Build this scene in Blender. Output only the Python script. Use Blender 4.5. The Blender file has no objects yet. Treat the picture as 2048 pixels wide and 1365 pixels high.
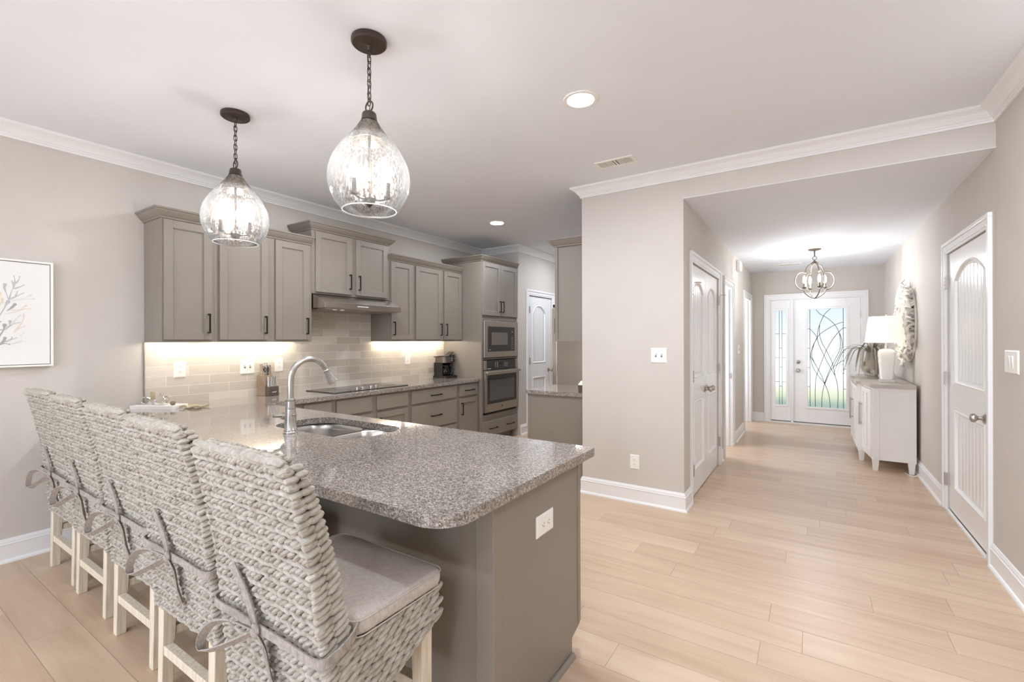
import bpy, bmesh, math, random
import numpy as np
from mathutils import Vector, Matrix

# ------------------------------------------------------------------ camera, world, light, exposure
SC = bpy.context.scene
COL = SC.collection
PI = math.pi
cam_d = bpy.data.cameras.new('camera'); cam = bpy.data.objects.new('camera', cam_d); COL.objects.link(cam)
cam_d.sensor_width = 36.0
cam_d.lens = 919.58 / 2048 * 36
cam_d.shift_y = -1.16 / 2048
cam_d.clip_start = 0.02
cam.matrix_world = (Matrix.Translation((0, 0, 1.37)) @ Matrix.Rotation(0.577, 4, 'Z')
                    @ Matrix.Rotation(PI / 2, 4, 'X') @ Matrix.Rotation(-0.003, 4, 'Z'))
SC.camera = cam
SC.view_settings.view_transform = 'Standard'
SC.view_settings.look = 'None'
SC.view_settings.gamma = 1.0
SC.view_settings.use_curve_mapping = False
SC.view_settings.exposure = 0.08
SC.cycles.use_denoising = True
SC.cycles.max_bounces = 10
SC.cycles.diffuse_bounces = 6
SC.cycles.transparent_max_bounces = 16
SC.cycles.sample_clamp_indirect = 6.0
SC.cycles.caustics_reflective = False
SC.cycles.caustics_refractive = False


def lin(c):
    return tuple(((x / 255) / 12.92 if x / 255 <= 0.04045 else ((x / 255 + 0.055) / 1.055) ** 2.4) for x in c) + (1.0,)


W = bpy.data.worlds.new('sky'); SC.world = W; W.use_nodes = True
wn = W.node_tree.nodes; wl = W.node_tree.links
bg = wn['Background']
tc = wn.new('ShaderNodeTexCoord'); sx = wn.new('ShaderNodeSeparateXYZ'); cr = wn.new('ShaderNodeValToRGB')
wl.new(tc.outputs['Generated'], sx.inputs[0]); wl.new(sx.outputs['Z'], cr.inputs[0]); wl.new(cr.outputs[0], bg.inputs[0])
cr.color_ramp.elements[0].position = 0.0; cr.color_ramp.elements[0].color = lin((240, 244, 246))
cr.color_ramp.elements[1].position = 0.12; cr.color_ramp.elements[1].color = lin((196, 222, 246))
bg.inputs[1].default_value = 1.1


def area(name, loc, rot, sx_, sy_, power, col):
    d = bpy.data.lights.new(name, 'AREA'); d.shape = 'RECTANGLE'; d.size = sx_; d.size_y = sy_
    d.energy = power; d.color = lin(col)[:3]
    o = bpy.data.objects.new(name, d); COL.objects.link(o); o.location = loc; o.rotation_euler = rot
    return o


WINDOWS = [(-3.75, -2.35, 0.35, 2.25), (-2.15, -0.75, 0.35, 2.25), (-0.55, 0.7, 0.35, 2.25)]
for x0, x1, z0, z1 in WINDOWS:      # daylight just outside each assumed window of the wall behind the camera
    area('window_daylight', ((x0 + x1) / 2, -3.36, (z0 + z1) / 2), (PI / 2, 0, 0), x1 - x0, z1 - z0, 52, (226, 236, 254))

sun_d = bpy.data.lights.new('sun', 'SUN'); sun_d.energy = 3.2; sun_d.angle = 0.02; sun_d.color = (1.0, 0.97, 0.92)
sun = bpy.data.objects.new('sun', sun_d); COL.objects.link(sun); sun.rotation_euler = (math.radians(14), math.radians(8), 0)


def ceiling_disk_light(name, x, y, z, power):      # bare disk lights outside the view, mostly added to brighten the room
    d = bpy.data.lights.new(name, 'AREA'); d.shape = 'DISK'; d.size = 0.16; d.energy = power; d.color = lin((238, 244, 255))[:3]
    o = bpy.data.objects.new(name, d); COL.objects.link(o); o.location = (x, y, z - 0.004)


P_REAR, P_KIT, P_END, P_HALL = 15, 9, 18, 28
for x, y in ((-3.2, -1.2), (-1.6, -1.2), (0.0, -1.2)): ceiling_disk_light('room_lamp', x, y, 2.736, P_REAR)  # unseen fill lights added behind the camera
ceiling_disk_light('peninsula_lamp', -1.35, 0.85, 2.736, P_KIT)  # unseen fill light added above the stool side of the peninsula
ceiling_disk_light('kitchen_end_lamp', -2.75, 6.3, 2.736, P_END)  # assumed lamp out of view, inferred from the bright pantry wall
for y, sy in ((6.185, 0.62), (8.17, 0.85)):      # unseen fill lights added in the two side rooms off the hall
    area('side_room_daylight', (-1.585, y, 1.25), (PI / 2, 0, -PI / 2), sy, 1.5, 23, (236, 242, 255))
ceiling_disk_light('hall_side_lamp', 0.78, 2.55, 2.736, P_HALL)  # unseen fill light added to brighten the hall and closet doors

# ------------------------------------------------------------------ materials
def mat(name, col, rough=0.5, metal=0.0, spec=0.5, coat=0.0, emit=None, estr=0.0):
    m = bpy.data.materials.new(name); m.use_nodes = True
    b = m.node_tree.nodes['Principled BSDF']
    b.inputs['Base Color'].default_value = lin(col)
    b.inputs['Roughness'].default_value = rough
    b.inputs['Metallic'].default_value = metal
    b.inputs['Specular IOR Level'].default_value = spec
    b.inputs['Coat Weight'].default_value = coat
    if emit:
        b.inputs['Emission Color'].default_value = lin(emit); b.inputs['Emission Strength'].default_value = estr
    return m


class N:
    """small node helper"""
    def __init__(s, m):
        s.t = m.node_tree; s.b = s.t.nodes['Principled BSDF']; s.tc = s.t.nodes.new('ShaderNodeTexCoord')

    def link(s, a, b):
        if isinstance(a, (int, float)):
            b.default_value = a
        elif isinstance(a, tuple):
            b.default_value = a
        else:
            s.t.links.new(a, b)

    def math(s, op, a, b=0.0, c=0.0):
        n = s.t.nodes.new('ShaderNodeMath'); n.operation = op
        for i, v in enumerate((a, b, c)):
            s.link(v, n.inputs[i])
        return n.outputs[0]

    def map(s, scale=(1, 1, 1), rot=(0, 0, 0), loc=(0, 0, 0), src='Object'):
        n = s.t.nodes.new('ShaderNodeMapping'); s.t.links.new(s.tc.outputs[src], n.inputs[0])
        n.inputs['Scale'].default_value = scale; n.inputs['Rotation'].default_value = rot; n.inputs['Location'].default_value = loc
        return n.outputs[0]

    def noise(s, vec, scale, detail=2.0, rough=0.5, dist=0.0):
        n = s.t.nodes.new('ShaderNodeTexNoise'); s.t.links.new(vec, n.inputs['Vector'])
        n.inputs['Scale'].default_value = scale; n.inputs['Detail'].default_value = detail
        n.inputs['Roughness'].default_value = rough; n.inputs['Distortion'].default_value = dist
        return n.outputs['Fac']

    def voro(s, vec, scale):
        n = s.t.nodes.new('ShaderNodeTexVoronoi'); s.t.links.new(vec, n.inputs['Vector']); n.inputs['Scale'].default_value = scale
        return n

    def ramp(s, fac, stops, interp='LINEAR'):
        n = s.t.nodes.new('ShaderNodeValToRGB'); s.t.links.new(fac, n.inputs[0]); r = n.color_ramp; r.interpolation = interp
        while len(r.elements) < len(stops):
            r.elements.new(0.5)
        for e, (p, c) in zip(r.elements, stops):
            e.position = p; e.color = lin(c) if len(c) == 3 else c
        return n.outputs[0]

    def mix(s, fac, a, b, mode='MIX'):
        n = s.t.nodes.new('ShaderNodeMix'); n.data_type = 'RGBA'; n.blend_type = mode
        s.link(fac, n.inputs[0]); s.link(a, n.inputs[6]); s.link(b, n.inputs[7])
        return n.outputs[2]

    def bump(s, h, strength=0.2, dist=0.002):
        n = s.t.nodes.new('ShaderNodeBump'); s.t.links.new(h, n.inputs['Height'])
        n.inputs['Strength'].default_value = strength; n.inputs['Distance'].default_value = dist
        s.t.links.new(n.outputs[0], s.b.inputs['Normal'])

    def col(s, c):
        s.t.links.new(c, s.b.inputs['Base Color'])

    def rgh(s, c):
        s.t.links.new(c, s.b.inputs['Roughness'])


def painted(name, col, rough, amp=3, bump=0.03):
    m = mat(name, col, rough); n = N(m)
    f = n.noise(n.map(), 3.0, 3)
    n.col(n.ramp(f, [(0.3, tuple(c - amp for c in col)), (0.7, tuple(min(255, c + amp) for c in col))]))
    n.bump(n.noise(n.map(), 160.0, 2), bump, 0.001)
    return m


M_wall = painted('wall_paint', (203, 197, 189), 0.7, 2, 0.05)
M_ceil = painted('ceiling_paint', (233, 236, 241), 0.85, 1, 0.05)
M_trim = painted('trim_paint', (236, 236, 235), 0.32, 1, 0.01)
M_door = painted('door_paint', (240, 240, 239), 0.25, 1, 0.01)
M_cab = painted('cabinet_paint', (135, 127, 117), 0.38, 2, 0.02)
M_black = mat('black_metal', (38, 32, 28), 0.4, 0.6)
M_bronze = mat('bronze_metal', (72, 62, 54), 0.42, 0.5)
M_nickel = mat('brushed_nickel', (186, 180, 172), 0.3, 1.0)
M_faucet = mat('stainless_faucet', (196, 193, 188), 0.27, 1.0)
M_white = mat('white_plastic', (240, 238, 232), 0.35)
M_slot = mat('dark_slot', (96, 92, 88), 0.6)
M_glassblk = mat('black_glass', (58, 55, 51), 0.06)
M_cook = mat('ceramic_cooktop', (52, 48, 44), 0.09)
M_blkplast = mat('black_plastic', (34, 31, 29), 0.35)
M_label = mat('printed_light_marks', (210, 206, 200), 0.5)
M_dim = mat('dim_display', (26, 26, 27), 0.2)
M_bulb = mat('lit_bulb', (255, 246, 236), 0.4, emit=(250, 247, 244), estr=165.0)
M_bulb2 = mat('lantern_bulb', (255, 236, 210), 0.4, emit=(244, 246, 250), estr=330.0)
M_led = mat('led_strip', (255, 236, 210), 0.4, emit=(255, 243, 226), estr=58.0)
M_down = mat('downlight_lens', (255, 244, 230), 0.4, emit=(242, 246, 254), estr=400.0)
M_cork = painted('cork', (178, 160, 132), 0.8, 14)
M_bead = painted('jute_and_wood', (186, 170, 142), 0.75, 12)
M_marble = painted('white_marble', (242, 240, 236), 0.25, 3, 0.0)
M_ceramic = mat('white_ceramic', (238, 236, 228), 0.25)
M_acrylic = mat('clear_acrylic', (210, 208, 204), 0.08)
M_lead = mat('lead_came', (62, 64, 68), 0.45, 0.6)
M_wreath = painted('white_coral', (226, 221, 212), 0.75, 8)
M_stone = painted('carved_grey_stone', (168, 160, 148), 0.75, 16, 0.2)
M_leaf = painted('grey_green_leaf', (142, 138, 124), 0.6, 14)
M_driftwood = painted('grey_wood_top', (186, 178, 168), 0.5, 10)
M_white_wood = painted('white_washed_wood', (232, 229, 224), 0.45, 4)
M_shade = mat('linen_lamp_shade', (248, 244, 236), 0.8, emit=(255, 247, 232), estr=0.4)
M_canvas = mat('painting_canvas', (233, 232, 228), 0.7)
M_knife_wood = painted('walnut_block', (142, 122, 104), 0.55, 12)
M_knife_dark = mat('dark_block_front', (84, 74, 66), 0.4)
M_steel_handle = mat('stainless_handle', (206, 202, 196), 0.25, 1.0)
M_handle_taupe = mat('taupe_knife_handle', (150, 136, 122), 0.4)
M_strokes = [mat('paint_grey', (188, 188, 185), 0.7), mat('paint_dark_grey', (164, 165, 160), 0.7),
             mat('paint_peach', (224, 211, 199), 0.7), mat('paint_pale', (220, 218, 214), 0.7), mat('paint_ochre', (222, 206, 182), 0.7)]


def brushed(name, col, rough=0.3, ax=(1, 1, 60)):
    m = mat(name, col, rough, 1.0); n = N(m)
    f = n.noise(n.map(ax), 14.0, 3)
    n.rgh(n.ramp(f, [(0.2, (rough - 0.03,) * 3 + (1,)), (0.8, (rough + 0.03,) * 3 + (1,))]))
    return m


M_steel = brushed('brushed_stainless', (188, 180, 170))
M_sink = brushed('sink_stainless', (196, 192, 186), 0.3, (1, 40, 1))


def glassy(name, tint=(250, 250, 248), seed=0.0, scale=90.0, lo=(232, 230, 226), gl=0.9, ior=1.45, scatter=0.05):
    """thin clear glass: transparent with a fresnel gloss; seeds ripple the tint and the gloss"""
    m = bpy.data.materials.new(name); m.use_nodes = True
    t = m.node_tree; t.nodes.remove(t.nodes['Principled BSDF']); out = t.nodes['Material Output']
    tr = t.nodes.new('ShaderNodeBsdfTransparent'); g = t.nodes.new('ShaderNodeBsdfGlossy'); mx = t.nodes.new('ShaderNodeMixShader')
    fr = t.nodes.new('ShaderNodeFresnel'); fr.inputs[0].default_value = ior
    g.inputs['Roughness'].default_value = 0.05; g.inputs['Color'].default_value = (gl, gl, gl, 1)
    tr.inputs[0].default_value = lin(tint)
    if seed:
        c = t.nodes.new('ShaderNodeTexCoord'); no = t.nodes.new('ShaderNodeTexNoise'); no.inputs['Scale'].default_value = scale
        no.inputs['Detail'].default_value = 1.5
        mp = t.nodes.new('ShaderNodeMapping'); mp.inputs['Scale'].default_value = (1, 1, 0.4); t.links.new(c.outputs['Object'], mp.inputs[0]); t.links.new(mp.outputs[0], no.inputs['Vector'])
        r = t.nodes.new('ShaderNodeValToRGB'); r.color_ramp.elements[0].position = 0.36; r.color_ramp.elements[1].position = 0.62
        r.color_ramp.elements[0].color = lin(lo); r.color_ramp.elements[1].color = lin(tint)
        t.links.new(no.outputs['Fac'], r.inputs[0]); t.links.new(r.outputs[0], tr.inputs[0])
        b = t.nodes.new('ShaderNodeBump'); b.inputs['Strength'].default_value = seed; b.inputs['Distance'].default_value = 0.004
        t.links.new(no.outputs['Fac'], b.inputs['Height']); t.links.new(b.outputs[0], g.inputs['Normal']); t.links.new(b.outputs[0], fr.inputs['Normal'])
    t.links.new(fr.outputs[0], mx.inputs[0]); t.links.new(tr.outputs[0], mx.inputs[1]); t.links.new(g.outputs[0], mx.inputs[2])
    if seed:        # the seeds scatter some of the lamp light
        tl = t.nodes.new('ShaderNodeBsdfTranslucent'); tl.inputs[0].default_value = (0.95, 0.95, 0.95, 1); t.links.new(b.outputs[0], tl.inputs['Normal'])
        m2 = t.nodes.new('ShaderNodeMixShader'); m2.inputs[0].default_value = scatter
        t.links.new(mx.outputs[0], m2.inputs[1]); t.links.new(tl.outputs[0], m2.inputs[2]); mx = m2
    t.links.new(mx.outputs[0], out.inputs[0])
    return m


M_seeded = glassy('seeded_glass', (254, 253, 251), 0.35, 110.0, (196, 192, 187), ior=1.22)
M_rim = glassy('fire_polished_rim', (255, 255, 254), 0.3, 40.0, (246, 244, 240), ior=1.3, scatter=0.45)
M_clear = glassy('clear_glass', (247, 247, 246))


def make_frosted():
    m = mat('textured_door_glass', (252, 253, 253), 0.4)
    b = m.node_tree.nodes['Principled BSDF']; b.inputs['Transmission Weight'].default_value = 1.0; b.inputs['IOR'].default_value = 1.08
    n = N(m); n.bump(n.noise(n.map(), 130.0, 2), 0.5, 0.003)
    return m


M_frost = make_frosted()


def make_granite():
    m = mat('polished_granite', (180, 172, 164), 0.08, coat=0.5); n = N(m)
    n.b.inputs['Coat Roughness'].default_value = 0.05
    v = n.map()
    vo = n.voro(v, 250.0)
    sep = n.t.nodes.new('ShaderNodeSeparateColor'); n.t.links.new(vo.outputs['Color'], sep.inputs[0])
    base = n.ramp(sep.outputs[0], [(0.0, (82, 77, 72)), (0.12, (114, 107, 101)), (0.32, (138, 130, 122)), (0.60, (156, 148, 139)), (0.84, (186, 179, 170)), (1.0, (212, 206, 197))], 'CONSTANT')
    big = n.noise(v, 60.0, 3, 0.6)
    dark = n.ramp(big, [(0.50, (0, 0, 0, 1)), (0.66, (1, 1, 1, 1))])
    c = n.mix(n.math('MULTIPLY', dark, 0.5), base, lin((106, 98, 92)))
    pale = n.ramp(n.noise(n.map(loc=(3, 5, 1)), 75.0, 2), [(0.58, (0, 0, 0, 1)), (0.68, (1, 1, 1, 1))])
    c = n.mix(n.math('MULTIPLY', pale, 0.6), c, lin((190, 183, 174)))
    n.col(c)
    return m


M_granite = make_granite()


def make_floor():
    m = mat('light_oak_planks', (205, 178, 148), 0.34); n = N(m)
    v = n.map(); s = n.t.nodes.new('ShaderNodeSeparateXYZ'); n.t.links.new(v, s.inputs[0])
    PW, PL = 0.182, 1.22
    row = n.math('FLOOR', n.math('DIVIDE', s.outputs['Y'], PW))
    def white(a, b):
        w = n.t.nodes.new('ShaderNodeTexWhiteNoise'); w.noise_dimensions = '2D'
        cmb = n.t.nodes.new('ShaderNodeCombineXYZ'); n.link(a, cmb.inputs[0]); n.link(b, cmb.inputs[1])
        n.t.links.new(cmb.outputs[0], w.inputs['Vector'])
        return w.outputs['Value']
    xs = n.math('ADD', n.math('DIVIDE', s.outputs['X'], PL), white(row, 3.0))
    colm = n.math('FLOOR', xs)
    rnd = white(colm, row)
    fy = n.math('FRACT', n.math('DIVIDE', s.outputs['Y'], PW)); fx = n.math('FRACT', xs)
    ey = n.math('MULTIPLY', n.math('MINIMUM', fy, n.math('SUBTRACT', 1.0, fy)), PW)
    ex = n.math('MULTIPLY', n.math('MINIMUM', fx, n.math('SUBTRACT', 1.0, fx)), PL)
    gap = n.math('MINIMUM', ey, ex)
    seam = n.ramp(n.math('MULTIPLY', gap, 100.0), [(0.10, (1, 1, 1, 1)), (0.24, (0, 0, 0, 1))])
    off = n.t.nodes.new('ShaderNodeCombineXYZ')
    n.link(n.math('MULTIPLY', rnd, 37.0), off.inputs[0]); n.link(n.math('MULTIPLY', rnd, 11.0), off.inputs[2])
    add = n.t.nodes.new('ShaderNodeVectorMath'); n.t.links.new(v, add.inputs[0]); n.t.links.new(off.outputs[0], add.inputs[1])
    mp = n.t.nodes.new('ShaderNodeMapping'); n.t.links.new(add.outputs[0], mp.inputs[0]); mp.inputs['Scale'].default_value = (0.9, 9.0, 1.0)
    g1 = n.noise(mp.outputs[0], 1.6, 4, 0.55, 0.6)
    mp2 = n.t.nodes.new('ShaderNodeMapping'); n.t.links.new(add.outputs[0], mp2.inputs[0]); mp2.inputs['Scale'].default_value = (2.2, 60.0, 1.0)
    g2 = n.noise(mp2.outputs[0], 2.0, 3, 0.6)
    base = n.ramp(rnd, [(0.0, (192, 165, 139)), (0.5, (203, 178, 152)), (1.0, (213, 190, 165))])
    grain = n.ramp(g1, [(0.28, (178, 149, 123)), (0.5, (203, 178, 152)), (0.75, (217, 196, 172))])
    c = n.mix(0.5, base, grain)
    c = n.mix(n.math('MULTIPLY', g2, 0.16), c, lin((168, 138, 112)))
    c = n.mix(n.math('MULTIPLY', seam, 0.5), c, lin((128, 104, 84)))
    n.col(c)
    n.rgh(n.ramp(g2, [(0.3, (0.28,) * 3 + (1,)), (0.7, (0.42,) * 3 + (1,))]))
    n.bump(n.math('SUBTRACT', n.math('MULTIPLY', g2, 0.3), seam), 0.25, 0.0015)
    return m


M_floor = make_floor()


def make_tile():
    m = mat('glazed_tile', (204, 196, 182), 0.1); n = N(m)
    v = n.map(rot=(0, 0, 0)); s = n.t.nodes.new('ShaderNodeSeparateXYZ'); n.t.links.new(v, s.inputs[0])
    cmb = n.t.nodes.new('ShaderNodeCombineXYZ'); n.t.links.new(s.outputs['Y'], cmb.inputs[0]); n.t.links.new(s.outputs['Z'], cmb.inputs[1])
    b = n.t.nodes.new('ShaderNodeTexBrick'); n.t.links.new(cmb.outputs[0], b.inputs['Vector'])
    b.offset = 0.5; b.inputs['Scale'].default_value = 1.0
    b.inputs['Brick Width'].default_value = 0.305; b.inputs['Row Height'].default_value = 0.0785
    b.inputs['Mortar Size'].default_value = 0.0022; b.inputs['Mortar Smooth'].default_value = 0.2; b.inputs['Bias'].default_value = 0.0
    b.inputs['Color1'].default_value = lin((190, 180, 166)); b.inputs['Color2'].default_value = lin((221, 214, 203)); b.inputs['Mortar'].default_value = lin((234, 229, 220))
    streak = n.noise(n.map((1, 3, 30)), 2.0, 3)
    n.col(n.mix(n.math('MULTIPLY', streak, 0.35), b.outputs['Color'], lin((216, 207, 192))))
    wav = n.noise(n.map((1, 1, 1.6)), 16.0, 2)
    h = n.math('SUBTRACT', n.math('MULTIPLY', wav, 1.0), n.math('MULTIPLY', b.outputs['Fac'], 0.5))
    n.bump(h, 0.35, 0.006)
    return m


M_tile = make_tile()


def make_weave():
    m = mat('seagrass', (186, 176, 160), 0.75); n = N(m)
    f = n.noise(n.map((1, 1, 1)), 34.0, 4, 0.6); g = n.noise(n.map(), 260.0, 2)
    c = n.ramp(f, [(0.25, (142, 133, 118)), (0.5, (174, 168, 157)), (0.75, (197, 193, 184))])
    n.col(n.mix(n.math('MULTIPLY', g, 0.25), c, lin((150, 136, 118))))
    n.bump(g, 0.4, 0.002)
    return m


M_weave = make_weave()
M_weave_core = mat('seagrass_core', (92, 84, 72), 0.9)


def make_fabric(name, c0, c1):
    m = mat(name, c0, 0.9); n = N(m)
    a = n.noise(n.map((400, 60, 60)), 1.0, 1); b = n.noise(n.map((60, 400, 60)), 1.0, 1)
    f = n.math('MULTIPLY', n.math('ADD', a, b), 0.5)
    n.col(n.ramp(f, [(0.35, c0), (0.65, c1)])); n.bump(f, 0.3, 0.001)
    return m


M_cush = make_fabric('taupe_cushion_fabric', (180, 171, 162), (202, 194, 185))
M_tie = make_fabric('taupe_tie_fabric', (142, 134, 126), (176, 168, 159))


def make_legwood():
    m = mat('whitewashed_leg_wood', (218, 206, 184), 0.5); n = N(m)
    f = n.noise(n.map((30, 30, 2)), 3.0, 4)
    n.col(n.ramp(f, [(0.25, (198, 182, 156)), (0.55, (222, 211, 191)), (0.8, (230, 222, 206))]))
    return m


M_legwood = make_legwood()

# ------------------------------------------------------------------ mesh helpers
class MB:
    def __init__(s):
        s.v = []; s.f = []; s.mi = []; s.cur = 0; s.X = None

    def add(s, pts, faces):
        b = len(s.v)
        s.v += [tuple(s.X(*p)) if s.X else tuple(p) for p in pts]
        s.f += [tuple(b + i for i in f) for f in faces]; s.mi += [s.cur] * len(faces)
        return s

    def box(s, x0, x1, y0, y1, z0, z1):
        p = [(x, y, z) for x in (x0, x1) for y in (y0, y1) for z in (z0, z1)]
        return s.add(p, [(0, 1, 3, 2), (4, 6, 7, 5), (0, 4, 5, 1), (2, 3, 7, 6), (0, 2, 6, 4), (1, 5, 7, 3)])

    def hexa(s, bot, top):
        """bot / top: four corner points each, same winding"""
        return s.add(list(bot) + list(top), [(3, 2, 1, 0), (4, 5, 6, 7)] + [(i, (i + 1) % 4, 4 + (i + 1) % 4, 4 + i) for i in range(4)])

    def loft(s, rings, close=True, cap0=True, cap1=True):
        n = len(rings[0]); pts = [p for r in rings for p in r]; f = []
        for k in range(len(rings) - 1):
            for i in range(n if close else n - 1):
                j = (i + 1) % n
                f.append((k * n + i, k * n + j, (k + 1) * n + j, (k + 1) * n + i))
        if cap0: f.append(tuple(range(n - 1, -1, -1)))
        if cap1: f.append(tuple((len(rings) - 1) * n + i for i in range(n)))
        return s.add(pts, f)

    def lathe(s, prof, c=(0, 0, 0), seg=24, cap=True, axis='Z'):
        rings = []
        for r, z in prof:
            ring = []
            for i in range(seg):
                a = 2 * PI * i / seg; x, y = r * math.cos(a), r * math.sin(a)
                if axis == 'Z': ring.append((c[0] + x, c[1] + y, c[2] + z))
                elif axis == 'X': ring.append((c[0] + z, c[1] + x, c[2] + y))
                else: ring.append((c[0] + y, c[1] + z, c[2] + x))
            rings.append(ring)
        return s.loft(rings, True, cap, cap)

    def tube(s, path, r, seg=8, closed=False, flat=None):
        P = [Vector(p) for p in path]; n = len(P); rings = []
        rr = r if isinstance(r, (list, tuple)) else [r] * n
        up = None
        for i in range(n):
            a = P[(i - 1) % n] if (closed or i > 0) else P[i]; b = P[(i + 1) % n] if (closed or i < n - 1) else P[i]
            t = (b - a).normalized()
            if up is None:
                up = Vector((0, 0, 1)) if abs(t.z) < 0.9 else Vector((1, 0, 0))
            u = t.cross(up).normalized(); w = u.cross(t).normalized(); up = w
            rings.append([tuple(P[i] + rr[i] * (math.cos(2 * PI * k / seg) * u + (flat or 1) * math.sin(2 * PI * k / seg) * w)) for k in range(seg)])
        if closed:
            rings.append(rings[0]); return s.loft(rings, True, False, False)
        return s.loft(rings)

    def ribbon(s, path, wdir, width, th=0.003):
        """flat strip with thickness; wdir: width direction (one or per point)"""
        P = [Vector(p) for p in path]; n = len(P); rings = []
        for i in range(n):
            t = (P[min(i + 1, n - 1)] - P[max(i - 1, 0)]).normalized()
            w = Vector(wdir[i] if isinstance(wdir, list) else wdir); w = (w - t * w.dot(t)).normalized()
            nn = t.cross(w).normalized(); hw = (width[i] if isinstance(width, list) else width) / 2
            rings.append([tuple(P[i] + a * hw * w + b * th / 2 * nn) for a, b in ((-1, -1), (1, -1), (1, 1), (-1, 1))])
        return s.loft(rings)

    def ball(s, c, r, seg=12, rings=8, sc=(1, 1, 1)):
        pr = []
        for k in range(1, rings):
            a = PI * k / rings
            pr.append([(c[0] + sc[0] * r * math.sin(a) * math.cos(2 * PI * i / seg), c[1] + sc[1] * r * math.sin(a) * math.sin(2 * PI * i / seg), c[2] - sc[2] * r * math.cos(a)) for i in range(seg)])
        return s.loft(pr)

    def sweep(s, path, prof, ends=True):
        """profile (d to the right of the heading, z) along an XY path with mitred corners"""
        n = len(path); rings = []
        for i, (x, y) in enumerate(path):
            def nrm(a, b):
                t = Vector((b[0] - a[0], b[1] - a[1])).normalized(); return Vector((t.y, -t.x))
            if i == 0: m = nrm(path[0], path[1])
            elif i == n - 1: m = nrm(path[-2], path[-1])
            else:
                n1 = nrm(path[i - 1], path[i]); n2 = nrm(path[i], path[i + 1]); m = (n1 + n2) / (1 + n1.dot(n2))
            rings.append([(x + m.x * d, y + m.y * d, z) for d, z in prof])
        return s.loft(rings, True, ends, ends)

    def poly(s, outer, holes=(), z=0.0, flip=False):
        """triangulated planar polygon with holes, added at height z (2D points -> x, y)"""
        bm = bmesh.new(); es = []
        for lp in [outer] + list(holes):
            vs = [bm.verts.new((p[0], p[1], 0)) for p in lp]
            es += [bm.edges.new((vs[i], vs[(i + 1) % len(vs)])) for i in range(len(vs))]
        bmesh.ops.triangle_fill(bm, use_beauty=True, use_dissolve=False, edges=es)
        bm.verts.index_update()
        fs = [tuple(v.index for v in f.verts) for f in bm.faces]
        if fs:
            up = sum(f.normal.z for f in bm.faces)
            if (up < 0) != flip: fs = [f[::-1] for f in fs]
        pts = [(v.co.x, v.co.y, z) for v in bm.verts]
        bm.free()
        return s.add(pts, fs)

    def plate(s, outer, z0, z1, holes=()):
        s.poly(outer, holes, z1); s.poly(outer, holes, z0, True)
        for lp in [outer] + list(holes):
            n = len(lp)
            s.add([(p[0], p[1], z0) for p in lp] + [(p[0], p[1], z1) for p in lp], [(i, (i + 1) % n, n + (i + 1) % n, n + i) for i in range(n)])
        return s

    def build(s, name, mats, parent=None, smooth=False, bevel=0.0, seg=2, origin=None):
        me = bpy.data.meshes.new(name)
        off = Vector(origin) if origin is not None else (Vector(ORG.get(parent.name, (0, 0, 0))) if parent else Vector((0, 0, 0)))
        me.from_pydata([(p[0] - off.x, p[1] - off.y, p[2] - off.z) for p in s.v], [], s.f)
        ml = mats if isinstance(mats, (list, tuple)) else [mats]
        for m in ml: me.materials.append(m)
        if len(ml) > 1: me.polygons.foreach_set('material_index', s.mi)
        bm = bmesh.new(); bm.from_mesh(me)
        if len(bm.faces) < 20000: bmesh.ops.recalc_face_normals(bm, faces=bm.faces)
        bm.to_mesh(me); bm.free()
        if smooth:
            me.polygons.foreach_set('use_smooth', [True] * len(me.polygons))
            me.set_sharp_from_angle(angle=math.radians(40))
        o = bpy.data.objects.new(name, me); COL.objects.link(o)
        if parent: o.parent = parent
        elif origin is not None: o.location = off
        ORG[o.name] = tuple(off)
        if bevel:
            b = o.modifiers.new('bevel', 'BEVEL'); b.width = bevel; b.segments = seg; b.limit_method = 'ANGLE'; b.angle_limit = math.radians(40)
            b.harden_normals = False
        return o


ORG = {}


def thing(name, label, cat, loc, group=None):
    o = bpy.data.objects.new(name, None); COL.objects.link(o); o.location = loc; o.empty_display_size = 0.05
    o['label'] = label; o['category'] = cat
    if group: o['group'] = group
    ORG[o.name] = tuple(loc)
    return o


def tag(o, label, cat, group=None):
    o['label'] = label; o['category'] = cat
    if group: o['group'] = group
    return o


def struct(o, label=None, cat=None):
    o['kind'] = 'structure'
    if label: o['label'] = label
    if cat: o['category'] = cat
    return o


def dup(root, loc, label, rz=0.0):
    r = root.copy(); COL.objects.link(r); r.location = loc; r['label'] = label
    r.rotation_euler = (0, 0, rz)
    for ch in [c for c in COL.objects if c.parent == root]:
        c = ch.copy(); COL.objects.link(c); c.parent = r
        for g in [q for q in COL.objects if q.parent == ch]:
            d = g.copy(); COL.objects.link(d); d.parent = c
    return r


def smoothpath(pts, n=6, closed=False):
    P = [Vector(p) for p in pts]; out = []; m = len(P)
    for i in range(m if closed else m - 1):
        g = (lambda k: P[k % m]) if closed else (lambda k: P[min(max(k, 0), m - 1)])
        a, b, c, d = g(i - 1), g(i), g(i + 1), g(i + 2)
        for k in range(n):
            t = k / n
            out.append(0.5 * (2 * b + (c - a) * t + (2 * a - 5 * b + 4 * c - d) * t * t + (3 * b - a - 3 * c + d) * t ** 3))
    if not closed: out.append(P[-1])
    return out


def rrect(x0, x1, y0, y1, r, n=6):
    pts = []
    for cx, cy, a0 in ((x1 - r, y1 - r, 0), (x0 + r, y1 - r, 90), (x0 + r, y0 + r, 180), (x1 - r, y0 + r, 270)):
        for k in range(n + 1):
            a = math.radians(a0 + 90 * k / n); pts.append((cx + r * math.cos(a), cy + r * math.sin(a)))
    return pts


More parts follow.
